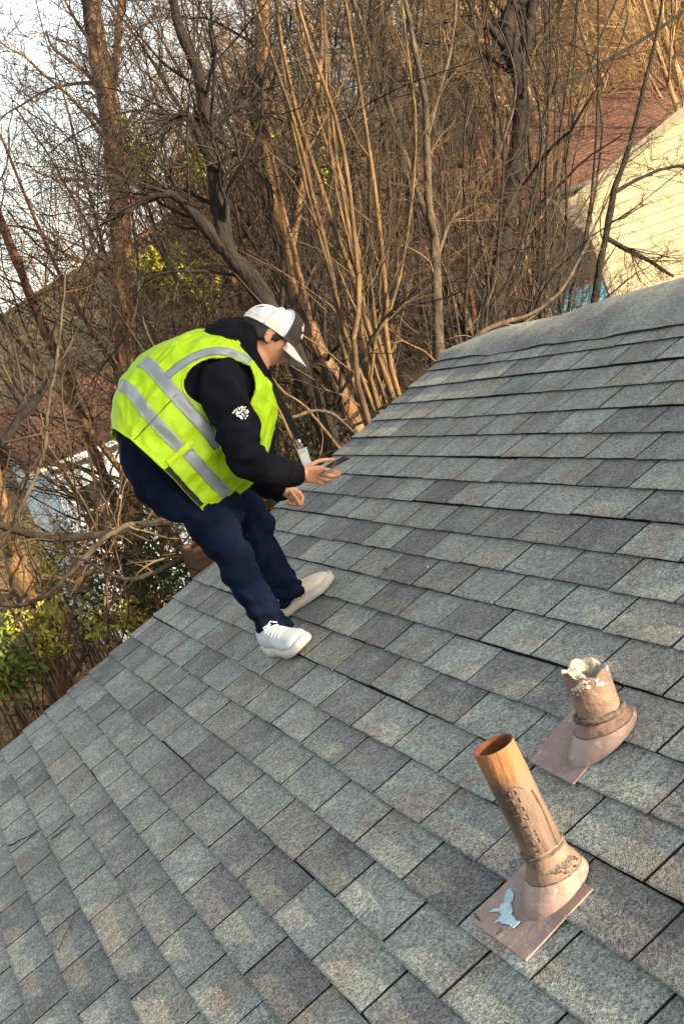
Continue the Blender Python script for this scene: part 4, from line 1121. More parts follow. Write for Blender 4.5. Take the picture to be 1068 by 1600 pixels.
# big trees traced where they stand
trunk_tree('tall leaning tree with orange sunlit bark at the upper left', [
    [(212, 960, 34), (207, 800, 33), (196, 620, 31), (190, 470, 31), (184, 320, 31), (172, 200, 33), (150, 80, 32), (132, -40, 28), (112, -180, 22), (95, -330, 14)],
    [(172, 205, 15), (180, 120, 13), (190, 20, 11), (205, -120, 8)], [(188, 450, 12), (160, 420, 9), (110, 400, 7), (60, 360, 5), (10, 350, 3)],
    [(190, 330, 12), (225, 300, 10), (262, 312, 8), (290, 350, 6)]], 4.8, M_bark, M_bark, M_twig, 11, 30, kl=(.8, 2.6))
trunk_tree('dark forked tree rising just behind the cap of the man', [
    [(560, 800, 34), (520, 700, 32), (475, 590, 32), (430, 500, 32), (385, 430, 30), (350, 390, 28), (338, 330, 27), (325, 250, 24), (312, 180, 22), (300, 110, 18), (270, 40, 15), (250, -80, 11), (235, -200, 7)],
    [(350, 392, 22), (318, 352, 20), (285, 315, 17), (258, 303, 13), (225, 310, 10), (190, 330, 7), (150, 325, 4)],
    [(322, 240, 14), (300, 190, 12), (285, 190, 9), (262, 200, 7)], [(330, 200, 13), (360, 175, 11), (390, 160, 9), (420, 120, 7), (440, 60, 4)]], 1.7, M_bark_dark, M_bark_dark, M_twig, 12, 26, kl=(.6, 2.1))
trunk_tree('straight dark tree with a lit edge left of the tan stems', [
    [(600, 800, 26), (540, 640, 26), (480, 520, 26), (452, 420, 25), (425, 310, 24), (404, 200, 23), (398, 90, 22), (404, -30, 20), (408, -180, 14)],
    [(450, 410, 14), (470, 300, 13), (480, 200, 11), (500, 90, 9), (505, -60, 6)]], 2.3, M_bark, M_bark_dark, M_twig, 13, 22)
trunk_tree('grey barked tree in the middle of the thicket', [
    [(675, 690, 26), (672, 560, 25), (664, 430, 25), (650, 320, 24), (632, 220, 23), (616, 130, 21), (600, 40, 20), (588, -60, 18), (575, -220, 12)],
    [(640, 270, 12), (680, 180, 13), (730, 110, 12), (770, 60, 10), (830, 20, 8), (900, -40, 6)], [(612, 110, 11), (570, 70, 10), (530, 55, 8), (490, 60, 5)]], 5.6, M_bark_grey, M_bark_dark, M_twig, 14, 22)
trunk_tree('crooked black tree with a thick bent fork, top right of the thicket', [
    [(770, 600, 26), (772, 470, 26), (782, 380, 27), (795, 290, 28), (808, 190, 27), (806, 120, 26), (788, 70, 27), (790, 30, 26), (812, -20, 24), (830, -120, 16)],
    [(808, 120, 18), (822, 60, 18), (832, 0, 16), (838, -120, 10)], [(786, 70, 14), (760, 40, 12), (735, 52, 10), (700, 85, 8), (670, 120, 5)]], 4.0, M_bark_dark, M_bark_dark, M_twig, 15, 20)
trunk_tree('thin reddish tree leaning across the far left edge', [
    [(205, 860, 18), (180, 790, 17), (150, 720, 16), (118, 640, 16), (92, 575, 16), (62, 510, 15), (35, 445, 15), (8, 375, 15), (-20, 290, 12), (-50, 160, 8)]], 5.4, M_bark_red, M_bark_red, M_twig, 16, 18, kl=(.6, 2.4))
trunk_tree('slim red brown stem with a pale crook right of the thicket', [
    [(760, 640, 11), (768, 520, 11), (782, 420, 11), (782, 340, 11), (776, 270, 11), (772, 200, 10), (764, 120, 8), (752, 20, 6), (740, -120, 4)],
    [(777, 268, 7), (790, 230, 6), (800, 180, 6), (812, 110, 5), (830, 40, 3)]], 4.6, M_bark_red, M_twig_tan, M_twig, 17, 8, kl=(.4, 1.3))
trunk_tree('pale smooth stem standing upright at the rake of the roof', [
    [(688, 640, 20), (684, 560, 18), (683, 470, 16), (681, 380, 14), (672, 300, 13), (668, 200, 11), (660, 120, 10), (640, 30, 8), (622, -80, 6), (600, -220, 4)],
    [(684, 400, 7), (700, 350, 6), (722, 330, 4)], [(668, 210, 7), (690, 130, 6), (708, 60, 5), (716, -60, 4)]], 1.9, M_bark_grey, M_twig_tan, M_twig_tan, 18, 9, kl=(.4, 1.3))
trunk_tree('dark thorny sapling twisting in front of the cream house', [
    [(925, 520, 12), (935, 430, 12), (948, 360, 11), (962, 290, 10), (985, 230, 9), (1010, 130, 7), (1035, 20, 5), (1050, -90, 3)],
    [(948, 372, 8), (975, 390, 8), (1010, 410, 6), (1050, 440, 4)], [(960, 300, 7), (995, 280, 6), (1040, 262, 5), (1085, 262, 4)]], 4.4, M_bark_dark, M_bark_dark, M_twig, 19, 15, kl=(.4, 1.2))
trunk_tree('shaggy vine-wrapped trunk by the green bush', [
    [(112, 1150, 44), (92, 1080, 42), (70, 1010, 40), (46, 940, 38), (24, 880, 36), (4, 800, 32), (-20, 690, 28), (-50, 500, 20)]], 3.6, M_bark, M_twig_tan, M_twig_tan, 20, 26, kl=(.25, .9), name='tree')
# tangles of thin wandering stems and vines
def tangle(label, seed, x0, x1, Y, n, m, w=4.5, y0=900):
    tw = M_twig_tan if m is M_twig_tan else M_twig
    rng = np.random.default_rng(seed); stems = []
    for i in range(n):
        x = rng.uniform(x0, x1); y = y0 + rng.uniform(-60, 60); st = []; dx = rng.normal(0, 25); ww = w * rng.uniform(.6, 1.5)
        k = rng.integers(6, 10)
        for j in range(k): st.append((x, y, ww * (1 - .75 * j / k), rng.normal(0, .25))); dx = .6 * dx + rng.normal(-10, 38); x += dx; y -= rng.uniform(80, 170)
        stems.append(st)
    sp = [dict(kids=0, ang=(.4, 1.3), kl=(.3, 1.2), kabs=1, rr=.45, lo=.05), dict(n=9, kids=7, curl=.24, bend=.09, ang=(.4, 1.2), kl=(.35, .8), rr=.6, taper=.35), dict(n=7, kids=3, curl=.30, bend=.1, ang=(.4, 1.3), kl=(.35, .8), rr=.65, taper=.4), dict(n=5, curl=.34, bend=.12, taper=.45)]
    return trunk_tree(label, stems, Y, m, tw, tw, seed, 11, spec=sp, name='shrub', cat='shrub')
tangle('dark vine tangle against the sky at the far left', 801, -40, 190, 2.8, 4, M_twig, 4.0)
tangle('golden brush tangle low at the left above the rake', 806, -20, 260, 3.2, 8, M_twig_tan, 4.0, 1080)
tangle('wandering dark brambles between the leaning tree and the man', 802, 120, 330, 2.4, 6, M_twig, 4.2, 760)
tangle('tall dark tangle above and right of the cap', 803, 380, 620, 2.6, 7, M_twig, 4.5, 700)
tangle('crooked dark tangle near the ridge end', 804, 640, 800, 2.8, 5, M_twig, 4.2, 620)
tangle('dark brush tangle in front of the red brown roof and cream wall', 805, 780, 980, 4.2, 5, M_twig, 3.6, 560)
# arched and broken limbs across the view
LIMB = [dict(n=8, kids=6, curl=.1, ang=(.4, 1.1), kl=(.25, .9), kabs=1, rr=.4, lo=.1)] + [dict(q) for q in TW[1:]]
LIMB[1]['kids'] = 4; LIMB[2]['kids'] = 2
for i, (lab, Y, m, pts) in enumerate([
    ('grey bare branch reaching to the rake edge beside the trouser leg', 1.0, M_bark_grey, [(345, 846, 12), (310, 858, 12), (285, 868, 11), (255, 880, 10), (225, 896, 9), (190, 900, 7), (140, 880, 5), (90, 862, 3)]),
    ('pale curved branch sweeping out of the left edge below the dark limb', 1.5, M_bark_grey, [(-20, 955, 8), (30, 945, 8), (70, 928, 7), (100, 900, 7), (130, 870, 9), (165, 835, 9), (200, 815, 8), (260, 800, 5)]),
    ('long dark limb lying level across the lower left', 2.2, M_bark_dark, [(-30, 825, 13), (30, 832, 13), (80, 842, 13), (130, 838, 13), (175, 832, 12), (220, 820, 10), (265, 812, 8), (300, 800, 5)]),
    ('thin pale vine hanging steeply at the far left', 1.6, M_bark_grey, [(-20, 890, 6), (15, 830, 6), (40, 775, 6), (58, 735, 6), (70, 690, 6), (76, 640, 5), (84, 590, 5), (92, 520, 4), (100, 430, 3)]),
    ('dark limb slanting up from the left edge', 2.0, M_bark_dark, [(-30, 715, 18), (10, 690, 16), (35, 655, 15), (65, 620, 13), (85, 590, 10), (120, 560, 7), (170, 540, 5)]),
    ('broken pale limb arching over the roof ridge', 1.4, M_bark_grey, [(672, 620, 8), (705, 562, 8), (738, 524, 8), (772, 502, 7), (815, 487, 6), (860, 457, 5), (895, 410, 5), (920, 360, 4), (945, 300, 3)]),
    ('pale arched bramble behind the badge', 1.2, M_bark_grey, [(452, 665, 5), (470, 645, 5), (500, 640, 5), (525, 648, 5), (550, 672, 4)]),
    ('dark branch arching in front of the red brown roof', 7.0, M_bark_dark, [(650, 300, 9), (680, 275, 11), (710, 257, 12), (740, 262, 10), (760, 285, 7), (790, 310, 5)]),
    ('long thin branch slanting down from the top right corner', 7.2, M_bark_dark, [(1120, -30, 7), (1068, 18, 6), (1010, 60, 6), (950, 95, 6), (890, 130, 6), (830, 175, 5), (780, 205, 5), (700, 240, 4)]),
    ('looping bramble low behind the lanyard', 1.5, M_twig_tan, [(400, 560, 4), (440, 610, 4), (480, 640, 4), (520, 690, 5), (560, 740, 5)]),
]):
    trunk_tree(lab, [pts], Y, m, M_twig if m is M_bark_dark else M_twig_tan, M_twig, 40 + i, 7, spec=LIMB, name='branch', cat='branch')

# multi-stemmed shrubs: fans of tan whips rising behind the rake
def whips(label, seed, n, base_px, top_x, Y, dY, wpx, lit, group):
    rng = np.random.default_rng(seed); out = [[] for _ in range(3)]
    sp = [dict(kids=12, ang=(.2, 1.0), kl=(.35, 1.3), kabs=1, rr=.42, lo=.2), dict(n=7, kids=4, curl=.14, bend=.03, ang=(.3, .8), kl=(.3, .7), up=.03, rr=.6, taper=.3), dict(n=4, curl=.14, bend=.05, taper=.4)]
    bx, by = base_px; b0 = atY(bx, by, Y); gz = float(ground_z(b0[0], b0[1])); root = np.array([b0[0] + .05, b0[1], gz])
    for i in range(n):
        f = rng.random(); x1 = top_x[0] + (top_x[1] - top_x[0]) * f + rng.normal(0, 10); yy = Y + rng.normal(0, dY)
        xm = bx + rng.normal(0, 22) + (f - .5) * 50
        arch = rng.normal(0, 26); w = wpx * rng.uniform(.6, 1.35)
        px = [(xm, by + rng.uniform(-20, 20), w * 1.1), (xm + (x1 - xm) * .34 + arch * .6, by * .68, w), (xm + (x1 - xm) * .68 + arch, by * .34, w * .8), (x1, rng.uniform(-60, 40), w * .62), (x1 + (x1 - xm) * .22 - arch, -220, w * .35)]
        rows = []
        for x, y, ww in px:
            p = atY(x, y, yy); rows.append([*p, ww * proj(p)[2] / FPX / 2])
        rows.insert(0, [root[0] + (rows[0][0] - b0[0]) * .5, root[1] + rng.normal(0, .12), gz - .05, rows[0][3] * 1.1])
        P = sm(rows, 18); P[:, :3] += np.cumsum(rng.normal(0, .006, (18, 3)), 0)
        pts, rr = P[:, :3], P[:, 3]; ds = np.gradient(pts, axis=0); ds /= np.linalg.norm(ds, axis=1, keepdims=True)
        out[0].append((pts, rr)); kids(rng, pts, ds, rr, 3., 0, sp, out)
    th = thing('shrub', label, 'shrub', root, group)
    plant_from(out, th, lit, M_twig_tan, M_twig, names=('stem', 'shoots', 'twigs'), sides=(6, 4, 3, 3))
whips('tan whip-stemmed shrub fanning up from the rake right of the cap', 61, 11, (612, 660), (380, 620), 1.5, .25, 6.4, M_whip, 'whip-stemmed shrubs')
whips('denser dark whip shrub farther back behind the tan one', 62, 18, (585, 700), (430, 700), 3.4, .5, 5.0, M_bark_dark, 'whip-stemmed shrubs')
whips('brown whip shrub behind the man, fanning to the upper left', 63, 12, (500, 740), (230, 480), 3.4, .5, 5.0, M_bark_dark, 'whip-stemmed shrubs')
whips('thin dark whip shrub beside the ridge end', 64, 11, (735, 600), (640, 860), 3.4, .5, 4.4, M_bark_dark, 'whip-stemmed shrubs')
whips('dark tangled whip shrub in front of the red brown roof', 66, 16, (850, 560), (720, 1010), 5.0, .7, 4.2, M_bark_dark, 'whip-stemmed shrubs')
#whips('slender brown whip shrub at the far left behind the leaning tree', 65, 16, (90, 900), (-60, 260), 4.2, .5, 6.5, M_bark, 'whip-stemmed shrubs')

# bare saplings filling the wood between the roof and the houses: each its own, sharing a few crowns
SAP = [dict(n=12, kids=22, curl=.05, up=.06, ang=(.4, .95), kl=(.25, .5), rr=.42, lo=.15, taper=.15),
       dict(n=8, kids=7, curl=.14, bend=.05, ang=(.35, 1.1), kl=(.3, .55), up=.03, rr=.5, taper=.2),
       dict(n=5, kids=6, curl=.18, bend=.07, ang=(.35, 1.1), kl=(.4, .8), up=.02, rr=.6, taper=.3),
       dict(n=3, kids=0, curl=.18, bend=.06, taper=.4)]
def sapling_proto(seed, H, r, spec, m1, m2, tw_r, leafy=0, leafs=.022):
    rng = np.random.default_rng(seed); out = [[] for _ in range(4)]; sp = [dict(q) for q in spec]
    for q in sp: q['rmin'] = tw_r
    grow(rng, np.zeros(3), nrm([rng.normal(0, .07), rng.normal(0, .07), 1]), H, r, 0, sp, out)
    V, F = tubes_np(out[0], 8); tm = mesh_np('trunk', V, F, True); tm.materials.append(m1)
    parts = [tubes_np(out[1], 4)] + [tubes_np(q, 3) for q in out[2:] if q]
    nb = sum(len(F) for V, F in parts)
    if leafy:
        ends = np.array([q[0][-1] for q in out[2]]); ends = ends[rng.permutation(len(ends))[:leafy]]
        parts.append(leaves(rng, ends, leafs, 1, .02))
    V, F = join_np(parts); cm = mesh_np('crown', V, F, True); cm.materials.append(m2); cm.materials.append(M_deadleaf)
    mi = np.zeros(len(F), np.int32); mi[nb:] = 1; cm.polygons.foreach_set('material_index', mi)
    return tm, cm
near_p = [sapling_proto(200 + i, 6.5, .045, SAP, m, M_twig, .0026, 60) for i, m in enumerate((M_bark, M_bark_dark, M_bark_grey, M_bark_red))]
FAR = [dict(q) for q in SAP]; FAR[0]['kids'] = 22; FAR[1]['kids'] = 8; FAR[2]['kids'] = 6; FAR[0]['kl'] = (.3, .55)
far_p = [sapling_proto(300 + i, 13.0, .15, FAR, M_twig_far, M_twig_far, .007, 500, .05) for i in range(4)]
def plant(protos, k, x, y, s, rz, label, group, name='tree', tilt=(0, 0)):
    z = float(ground_z(x, y)) - .05
    th = thing(name, label, 'tree', (x, y, z), group); th.scale = (s, s, s); th.rotation_euler = (tilt[0], tilt[1], rz)
    for nm, me in zip(('trunk', 'crown'), protos[k % len(protos)]):
        o = bpy.data.objects.new(nm, me); COL.objects.link(o); o.parent = th
        if nm == 'crown': pass
    return th
rg = np.random.default_rng(77)
def ground_at_px(x, y, Y): p = atY(x, y, Y); return p[0]
for i in range(46):
    Y = rg.uniform(3.6, 12); x = ground_at_px(rg.uniform(-60, 900), 560, Y)
    qx = proj(np.array([x, Y, 0.]))[0]
    if qx < 240 and rg.random() < .72: continue
    plant(near_p, rg.integers(4), x, Y, rg.uniform(.75, 1.25), rg.uniform(0, 6.3), 'bare sapling in the thicket behind the roof', 'bare saplings in the thicket', tilt=rg.normal(0, .10, 2))
n_far = 0
for i in range(400):
    Y = rg.uniform(22, 95); x = ground_at_px(rg.uniform(-250, 1350), 400, Y)
    q = proj(np.array([x, Y, 3.0]))
    # thinner at the open left side
    if q[0] < 330 and Y < 60 and rg.random() < .9: continue
    if q[0] < 330 and rg.random() < .72: continue
    if 300 < q[0] < 760 and rg.random() < .72: continue
    s = rg.uniform(.75, 1.2) * (.62 if q[0] < 330 else .8 if q[0] < 760 else 1.0)
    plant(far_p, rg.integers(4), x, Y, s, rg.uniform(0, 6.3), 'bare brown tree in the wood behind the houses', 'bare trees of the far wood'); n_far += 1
    if n_far >= 150: break

# leafy evergreen bushes
def bush(label, px, Y, rx, rz_, n, m, seed, leaf=.05, group=None, cat='bush', stem=True):
    rng = np.random.default_rng(seed); c = atY(px[0], px[1], Y); gz = float(ground_z(c[0], c[1]))
    th = thing('bush', label, cat, (c[0], c[1], gz), group)
    k = max(6, n // 60); d = rng.normal(size=(k, 3)); d /= np.linalg.norm(d, axis=1, keepdims=True)
    cl = c + d * np.array([rx, rx, rz_]) * rng.uniform(.35, 1.0, (k, 1))
    V, F = leaves(rng, cl, leaf, n // k, min(rx, rz_) * .24, .5); place('foliage', V, F, m, th, False)
    polys = []
    for q in cl[:: max(1, k // 14)]:
        b0 = np.array([c[0] + rng.normal(0, .05), c[1] + rng.normal(0, .05), gz]); mid = (b0 + q) / 2 + rng.normal(0, .08, 3)
        P = sm([b0, mid, q], 7); polys.append((P, np.linspace(.018, .004, 7)))
    V, F = tubes_np(polys, 5); place('stems', V, F, M_bark, th)
bush('glossy green bush low at the left edge', (10, 1030), 3.0, .24, .32, 1500, M_leaf_g, 501, .028)
bush('loose yellow green sprig shrub above the glossy bush at the left edge', (60, 985), 3.2, .26, .26, 500, M_leaf_y, 511, .026)
bush('sunlit olive shrub beside the grey branch at the lower left', (175, 960), 3.6, .30, .26, 420, M_leaf_y, 512, .028)
bush('yellow lit leafy shrub left of the dark forked tree', (272, 425), 7.0, .42, .40, 1800, M_leaf_y, 502, .05)
bush('yellow green leaf clump above the leaning tree fork', (212, 235), 8.5, .30, .35, 700, M_leaf_y, 503, .05)
bush('yellow green clump between the dark limbs', (310, 262), 9.0, .25, .35, 700, M_leaf_y, 504, .05)
bush('bright leaf spray behind the straight dark tree', (408, 240), 9.5, .22, .42, 600, M_leaf_y, 505, .05)
bush('small yellow leaf clump near the grey barked tree', (492, 235), 9.5, .20, .40, 500, M_leaf_y, 506, .05)
bush('dark green conifer bush behind the ridge', (806, 425), 9.0, .36, .70, 2600, M_leaf_d, 507, .05)
bush('dark ivy mass on the bank below the grey branch', (225, 900), 4.0, .50, .50, 1500, M_leaf_d, 508, .035)
bush('olive bramble thicket low at the left', (100, 880), 5.2, .55, .35, 900, M_leaf_y, 509, .035)
bush('ivy clump under the far hand', (440, 720), 2.6, .40, .45, 1700, M_leaf_d, 510, .03)

# houses beyond
M_sid_c = mat('cream_siding', (.58, .49, .30), (.50, .42, .25), 3, .7, .1, 20)
M_sid_b = mat('pale_blue_siding', (.60, .68, .74), (.54, .62, .68), 3, .7)
M_sid_g = mat('grey_blue_siding', (.075, .060, .050), (.05, .042, .036), 3, .7)
M_roof_r = mat('red_brown_roof', (.075, .034, .024), (.042, .023, .018), 3, .9, c3=(.13, .058, .032), s3=20)
M_roof_g = mat('dark_grey_roof', (.07, .07, .072), (.05, .05, .052), 6, .9)
M_tarp = mat('blue_tarp', (.012, .10, .15), (.008, .06, .105), 6, .45, .5, 14, bdist=.03)
M_wtrim = mat('white_trim', (.72, .72, .70), rough=.6)
M_ctrim = mat('cream_trim', (.34, .30, .21), (.26, .23, .16), 6, .7)
M_glass = mat('window_glass', (.03, .035, .04), rough=.1, spec=.6)
M_wood = mat('orange_cedar_board', (.085, .036, .013), (.04, .018, .008), 10, .8, .4, 30, stretch=(1, 6, 6))
def lap_wall(th, a, b_, z0, ztop, m, course=.15, gable=None):
    """lap siding boards along a->b (xy), stepped outward at each lower edge; gable: (fraction, apex z)"""
    a = np.array(a, float); b_ = np.array(b_, float); d = b_ - a; L_ = np.linalg.norm(d); d /= L_; n_ = np.array([d[1], -d[0]])
    ztot = gable[1] if gable else ztop; k = int((ztot - z0) / course) + 1
    mb0 = MB()
    def ext(z):
        if not gable or z <= ztop: return 0.0, L_
        f = (z - ztop) / (gable[1] - ztop); return gable[0] * L_ * f, L_ - (1 - gable[0]) * L_ * f
    big = []
    for i in range(k):
        za, zb = z0 + i * course, min(z0 + (i + 1) * course, ztot - .005)
        if zb <= za: continue
        l0, l1 = ext(za); u0, u1 = ext(zb)
        def P(l, z, o): return (a[0] + d[0] * l + n_[0] * o, a[1] + d[1] * l + n_[1] * o, z)
        V = [P(l0, za, .022), P(l1, za, .022), P(u1, zb, .006), P(u0, zb, .006), P(l0, za, 0), P(l1, za, 0), P(u1, zb, 0), P(u0, zb, 0)]
        MB().add(V, [(0, 1, 2, 3), (4, 5, 1, 0), (5, 6, 2, 1), (7, 4, 0, 3), (6, 7, 3, 2)]).build('siding_board', m, th)
def house_far(label, a, b_, z0, ze, zr, depth, m_wall, m_roof, over=.35, windows=(), gable=False, trim=M_wtrim, course=.18):
    """a,b: xy ends of the wall facing the roof; the building runs back by depth"""
    a = np.array(a, float); b_ = np.array(b_, float); d = nrm(b_ - a); n_ = np.array([d[1], -d[0]])
    if n_ @ (CAM[:2] - (a + b_) / 2) < 0: n_ = -n_
    th = thing('house', label, 'house', (*((a + b_) / 2), z0)); L_ = np.linalg.norm(b_ - a)
    P = lambda l, o, z: (a[0] + d[0] * l - n_[0] * o, a[1] + d[1] * l - n_[1] * o, z)
    if not gable:
        lap_wall(th, a, b_, z0, ze, m_wall, course) if np.cross(np.r_[d, 0], [0, 0, 1.])[:2] @ n_ > 0 else lap_wall(th, b_, a, z0, ze, m_wall, course)
        mb = MB(); mb.add([P(0, .01, z0), P(L_, .01, z0), P(L_, .01, ze), P(0, .01, ze), P(0, depth, z0), P(L_, depth, z0), P(L_, depth, ze), P(0, depth, ze), P(0, depth / 2, zr - .05), P(L_, depth / 2, zr - .05)],
               [(0, 1, 2, 3), (5, 4, 7, 6), (4, 0, 3, 8, 7), (1, 5, 6, 9, 2)]); mb.build('wall', m_wall, th)
        mb = MB()
        sl_ = (zr - ze) / (depth / 2)
        def prof(l): return [P(l, -over, ze - over * sl_), P(l, depth / 2, zr), P(l, depth + over, ze - over * sl_), P(l, depth + over, ze - over * sl_ - .09), P(l, depth / 2, zr - .09), P(l, -over, ze - over * sl_ - .09)]
        mb.loft([prof(-over), prof(L_ + over)]); rf = mb.build('roof', m_roof, th)
        # shingle courses on the slope toward the roof
        cs = MB(); nc = int((depth / 2 + over) / .16)
        for i in range(nc):
            o0 = -over + i * .16; o1 = o0 + .17; zf = lambda o: ze + o * sl_
            cs.add([P(-over, o0, zf(o0) + .028), P(L_ + over, o0, zf(o0) + .028), P(L_ + over, o1, zf(o1) + .006), P(-over, o1, zf(o1) + .006), P(-over, o0, zf(o0) + .004), P(L_ + over, o0, zf(o0) + .004)], [(0, 1, 2, 3), (4, 5, 1, 0)])
        cs.build('shingle_courses', m_roof, rf, kind='stuff')
        g = MB(); c0 = np.array(P(-over, -over - .05, ze - over * sl_ - .05)); c1 = np.array(P(L_ + over, -over - .05, ze - over * sl_ - .05))
        g.tube([c0, c1], .055, 8); g.build('gutter', trim, th)
    else:
        lap_wall(th, a, b_, z0, ze, m_wall, course, (.5, zr)) if np.cross(np.r_[d, 0], [0, 0, 1.])[:2] @ n_ > 0 else lap_wall(th, b_, a, z0, ze, m_wall, course, (.5, zr))
        mb = MB(); mb.add([P(0, .01, z0), P(L_, .01, z0), P(L_, .01, ze), P(L_ / 2, .01, zr), P(0, .01, ze), P(0, depth, z0), P(L_, depth, z0), P(L_, depth, ze), P(L_ / 2, depth, zr), P(0, depth, ze)],
               [(0, 1, 2, 3, 4), (9, 8, 7, 6, 5), (5, 0, 4, 9), (1, 6, 7, 2)]); mb.build('wall', m_wall, th)
        mb = MB(); e0, e1 = -over, L_ + over; dz = (zr - ze) / (L_ / 2) * over
        pr = lambda o: [P(e0, o, ze - dz), P(L_ / 2, o, zr + .02), P(e1, o, ze - dz), P(e1, o, ze - dz + .1), P(L_ / 2, o, zr + .14), P(e0, o, ze - dz + .1)]
        mb.loft([pr(-over), pr(depth + over)]); mb.build('roof', m_roof, th)
        for sgn in (0, 1):
            l0, l1 = (e0, L_ / 2) if sgn == 0 else (e1, L_ / 2); o = -over - .03
            mb = MB(); mb.loft([[P(l0, o, ze - dz - .04), P(l0, o + .028, ze - dz - .04), P(l0, o + .028, ze - dz + .105), P(l0, o, ze - dz + .105)], [P(l1, o, zr - .02), P(l1, o + .028, zr - .02), P(l1, o + .028, zr + .145), P(l1, o, zr + .145)]])
            mb.build('bargeboard', trim, th)
        for l in (0.0, L_):
            mb = MB(); mb.box(P(l, -.02, (z0 + ze) / 2), np.array([d[0] * .06, d[1] * .06, 0]), np.array([-n_[0] * .03, -n_[1] * .03, 0]), (0, 0, (ze - z0) / 2)); mb.build('corner_board', trim, th)
    for (l, z, w, h) in windows:
        fr = MB(); c = np.array(P(l, -.03, z)); ax = np.array([d[0], d[1], 0]); ay = np.array([n_[0], n_[1], 0])
        for s_ in (-1, 1): fr.box(c + ax * s_ * w / 2, ax * .05, ay * .035, (0, 0, h / 2 + .05)); fr.box(c + np.array([0, 0, s_ * h / 2]), ax * (w / 2 - .052), ay * .035, (0, 0, .05))
        fr.box(c, ax * (w / 2 - .052), ay * .03, (0, 0, .02)); f_ = fr.build('window', trim, th)
        MB().box(c - ay * .012, ax * w / 2, ay * .004, (0, 0, h / 2)).build('pane', M_glass, f_)
    return th
def xy(px, py, Y): p = atY(px, py, Y); return p[0], p[1], p[2]
# cream house at the right: gable wall whose rake climbs out of the frame
Yc_ = 13.0
pL = xy(906, 304, Yc_); pL0 = xy(950, 470, Yc_)
Lw = 7.6; ux = nrm([.80, -.60])
a = np.array([pL[0], pL[1]]); bb = a + ux * Lw
house_far('sunlit cream house with lap siding beyond the ridge', a, bb, float(ground_z(*a)) - .4, pL[2] - .05, pL[2] - .05 + Lw / 2 * .34, 7.0, M_sid_c, M_roof_g, gable=True, over=.18, trim=M_ctrim, course=.17)
# red brown roofed house in the middle
Yr = 21.0
r0 = xy(560, 330, Yr); r1 = xy(1300, 86, Yr)
house_far('grey blue house with a red brown roof behind the thicket', r0[:2], (r1[0], r1[1] + .6), float(ground_z(*r0[:2])) - .3, (r0[2] + r1[2]) / 2 - .75, (r0[2] + r1[2]) / 2 + 1.05, 7.0, M_sid_g, M_roof_r, trim=M_roof_g, windows=((.9, -1.0, .8, 1.1), (2.5, -1.0, .8, 1.1)))
# pale blue house on the left
Yb = 15.0
r0 = xy(60, 700, Yb); r1 = xy(200, 668, Yb)
house_far('pale blue sided house with a reddish roof at the left, low behind the trees', r0[:2], (r1[0] + .3, r1[1]), float(ground_z(*r0[:2])) - .4, r1[2] + .05, r1[2] + .95, 5.0, M_sid_b, M_roof_r, windows=((.5, r1[2] - 1.0, .6, .9),))
# dark roofed house with a white edge, far right
Yg = 36.0
r0 = xy(930, 190, Yg); r1 = xy(1120, 120, Yg)
house_far('far house with a dark roof and white gutter above the red roof', r0[:2], r1[:2], float(ground_z(*r0[:2])) - .3, (r0[2] + r1[2]) / 2, (r0[2] + r1[2]) / 2 + 1.2, 7.0, M_sid_g, M_roof_g, windows=((1.5, (r0[2] + r1[2]) / 2 - 1.2, .8, 1.0),))
# blue tarp over a wood pile beside the cream house
c0 = np.array(xy(845, 512, 11.5)); c1 = np.array(xy(948, 462, 11.5)); gz = float(ground_z(c0[0], 11.5))
rgp = np.random.default_rng(9); V = []; n, m_ = 18, 12
ztop = np.linspace(c0[2] + .30, c1[2] + .26, n)
for j in range(m_):
    for i in range(n):
        x = c0[0] + (c1[0] - c0[0]) * i / (n - 1); f = j / (m_ - 1)
        if f < .62: o = 0 - .10 * math.sin(f * 5); z = gz + (ztop[i] - gz) * (f / .62); o -= .05 * math.sin(i * 1.3) * (1 - f)
        else: o = (f - .62) / .38 * .9; z = ztop[i] + .02 * math.sin(i * 1.1) - .1 * (o > .5) * o
        V.append((x + .02 * math.sin(j), 11.5 + o, z + rgp.normal(0, .012)))
tp = obj('tarp', V, [(j * n + i, j * n + i + 1, (j + 1) * n + i + 1, (j + 1) * n + i) for j in range(m_ - 1) for i in range(n - 1)], M_tarp, None, True)
tag(tp, 'wrinkled blue tarp hanging beside the cream house', 'tarp'); q = tp.modifiers.new('thickness', 'SOLIDIFY'); q.thickness = .01
# orange cedar planter box against the gable, seen past the trouser leg
c = atY(326, 882, .75); bx = thing('planter_box', 'orange wooden box below the rake beside the trouser leg', 'wooden box', (c[0], c[1], GZ))
for k in range(6):
    for sgn, oy in ((0, -.16), (1, .16)):
        MB().box((c[0], c[1] + oy, c[2] - .05 - k * .125 + .12), (.09, 0, 0), (0, .012, 0), (0, 0, .058)).build('board', M_wood, bx)
for sx in (-1, 1):
    for sy in (-1, 1):
        MB().box((c[0] + sx * .06, c[1] + sy * .125, (c[2] + .14 + GZ) / 2), (.022, 0, 0), (0, .022, 0), (0, 0, (c[2] + .14 - GZ) / 2)).build('post', M_wood, bx)
    for k in range(6): MB().box((c[0] + sx * .08, c[1], c[2] - .05 - k * .125 + .12), (.010, 0, 0), (0, .145, 0), (0, 0, .058)).build('board', M_wood, bx)

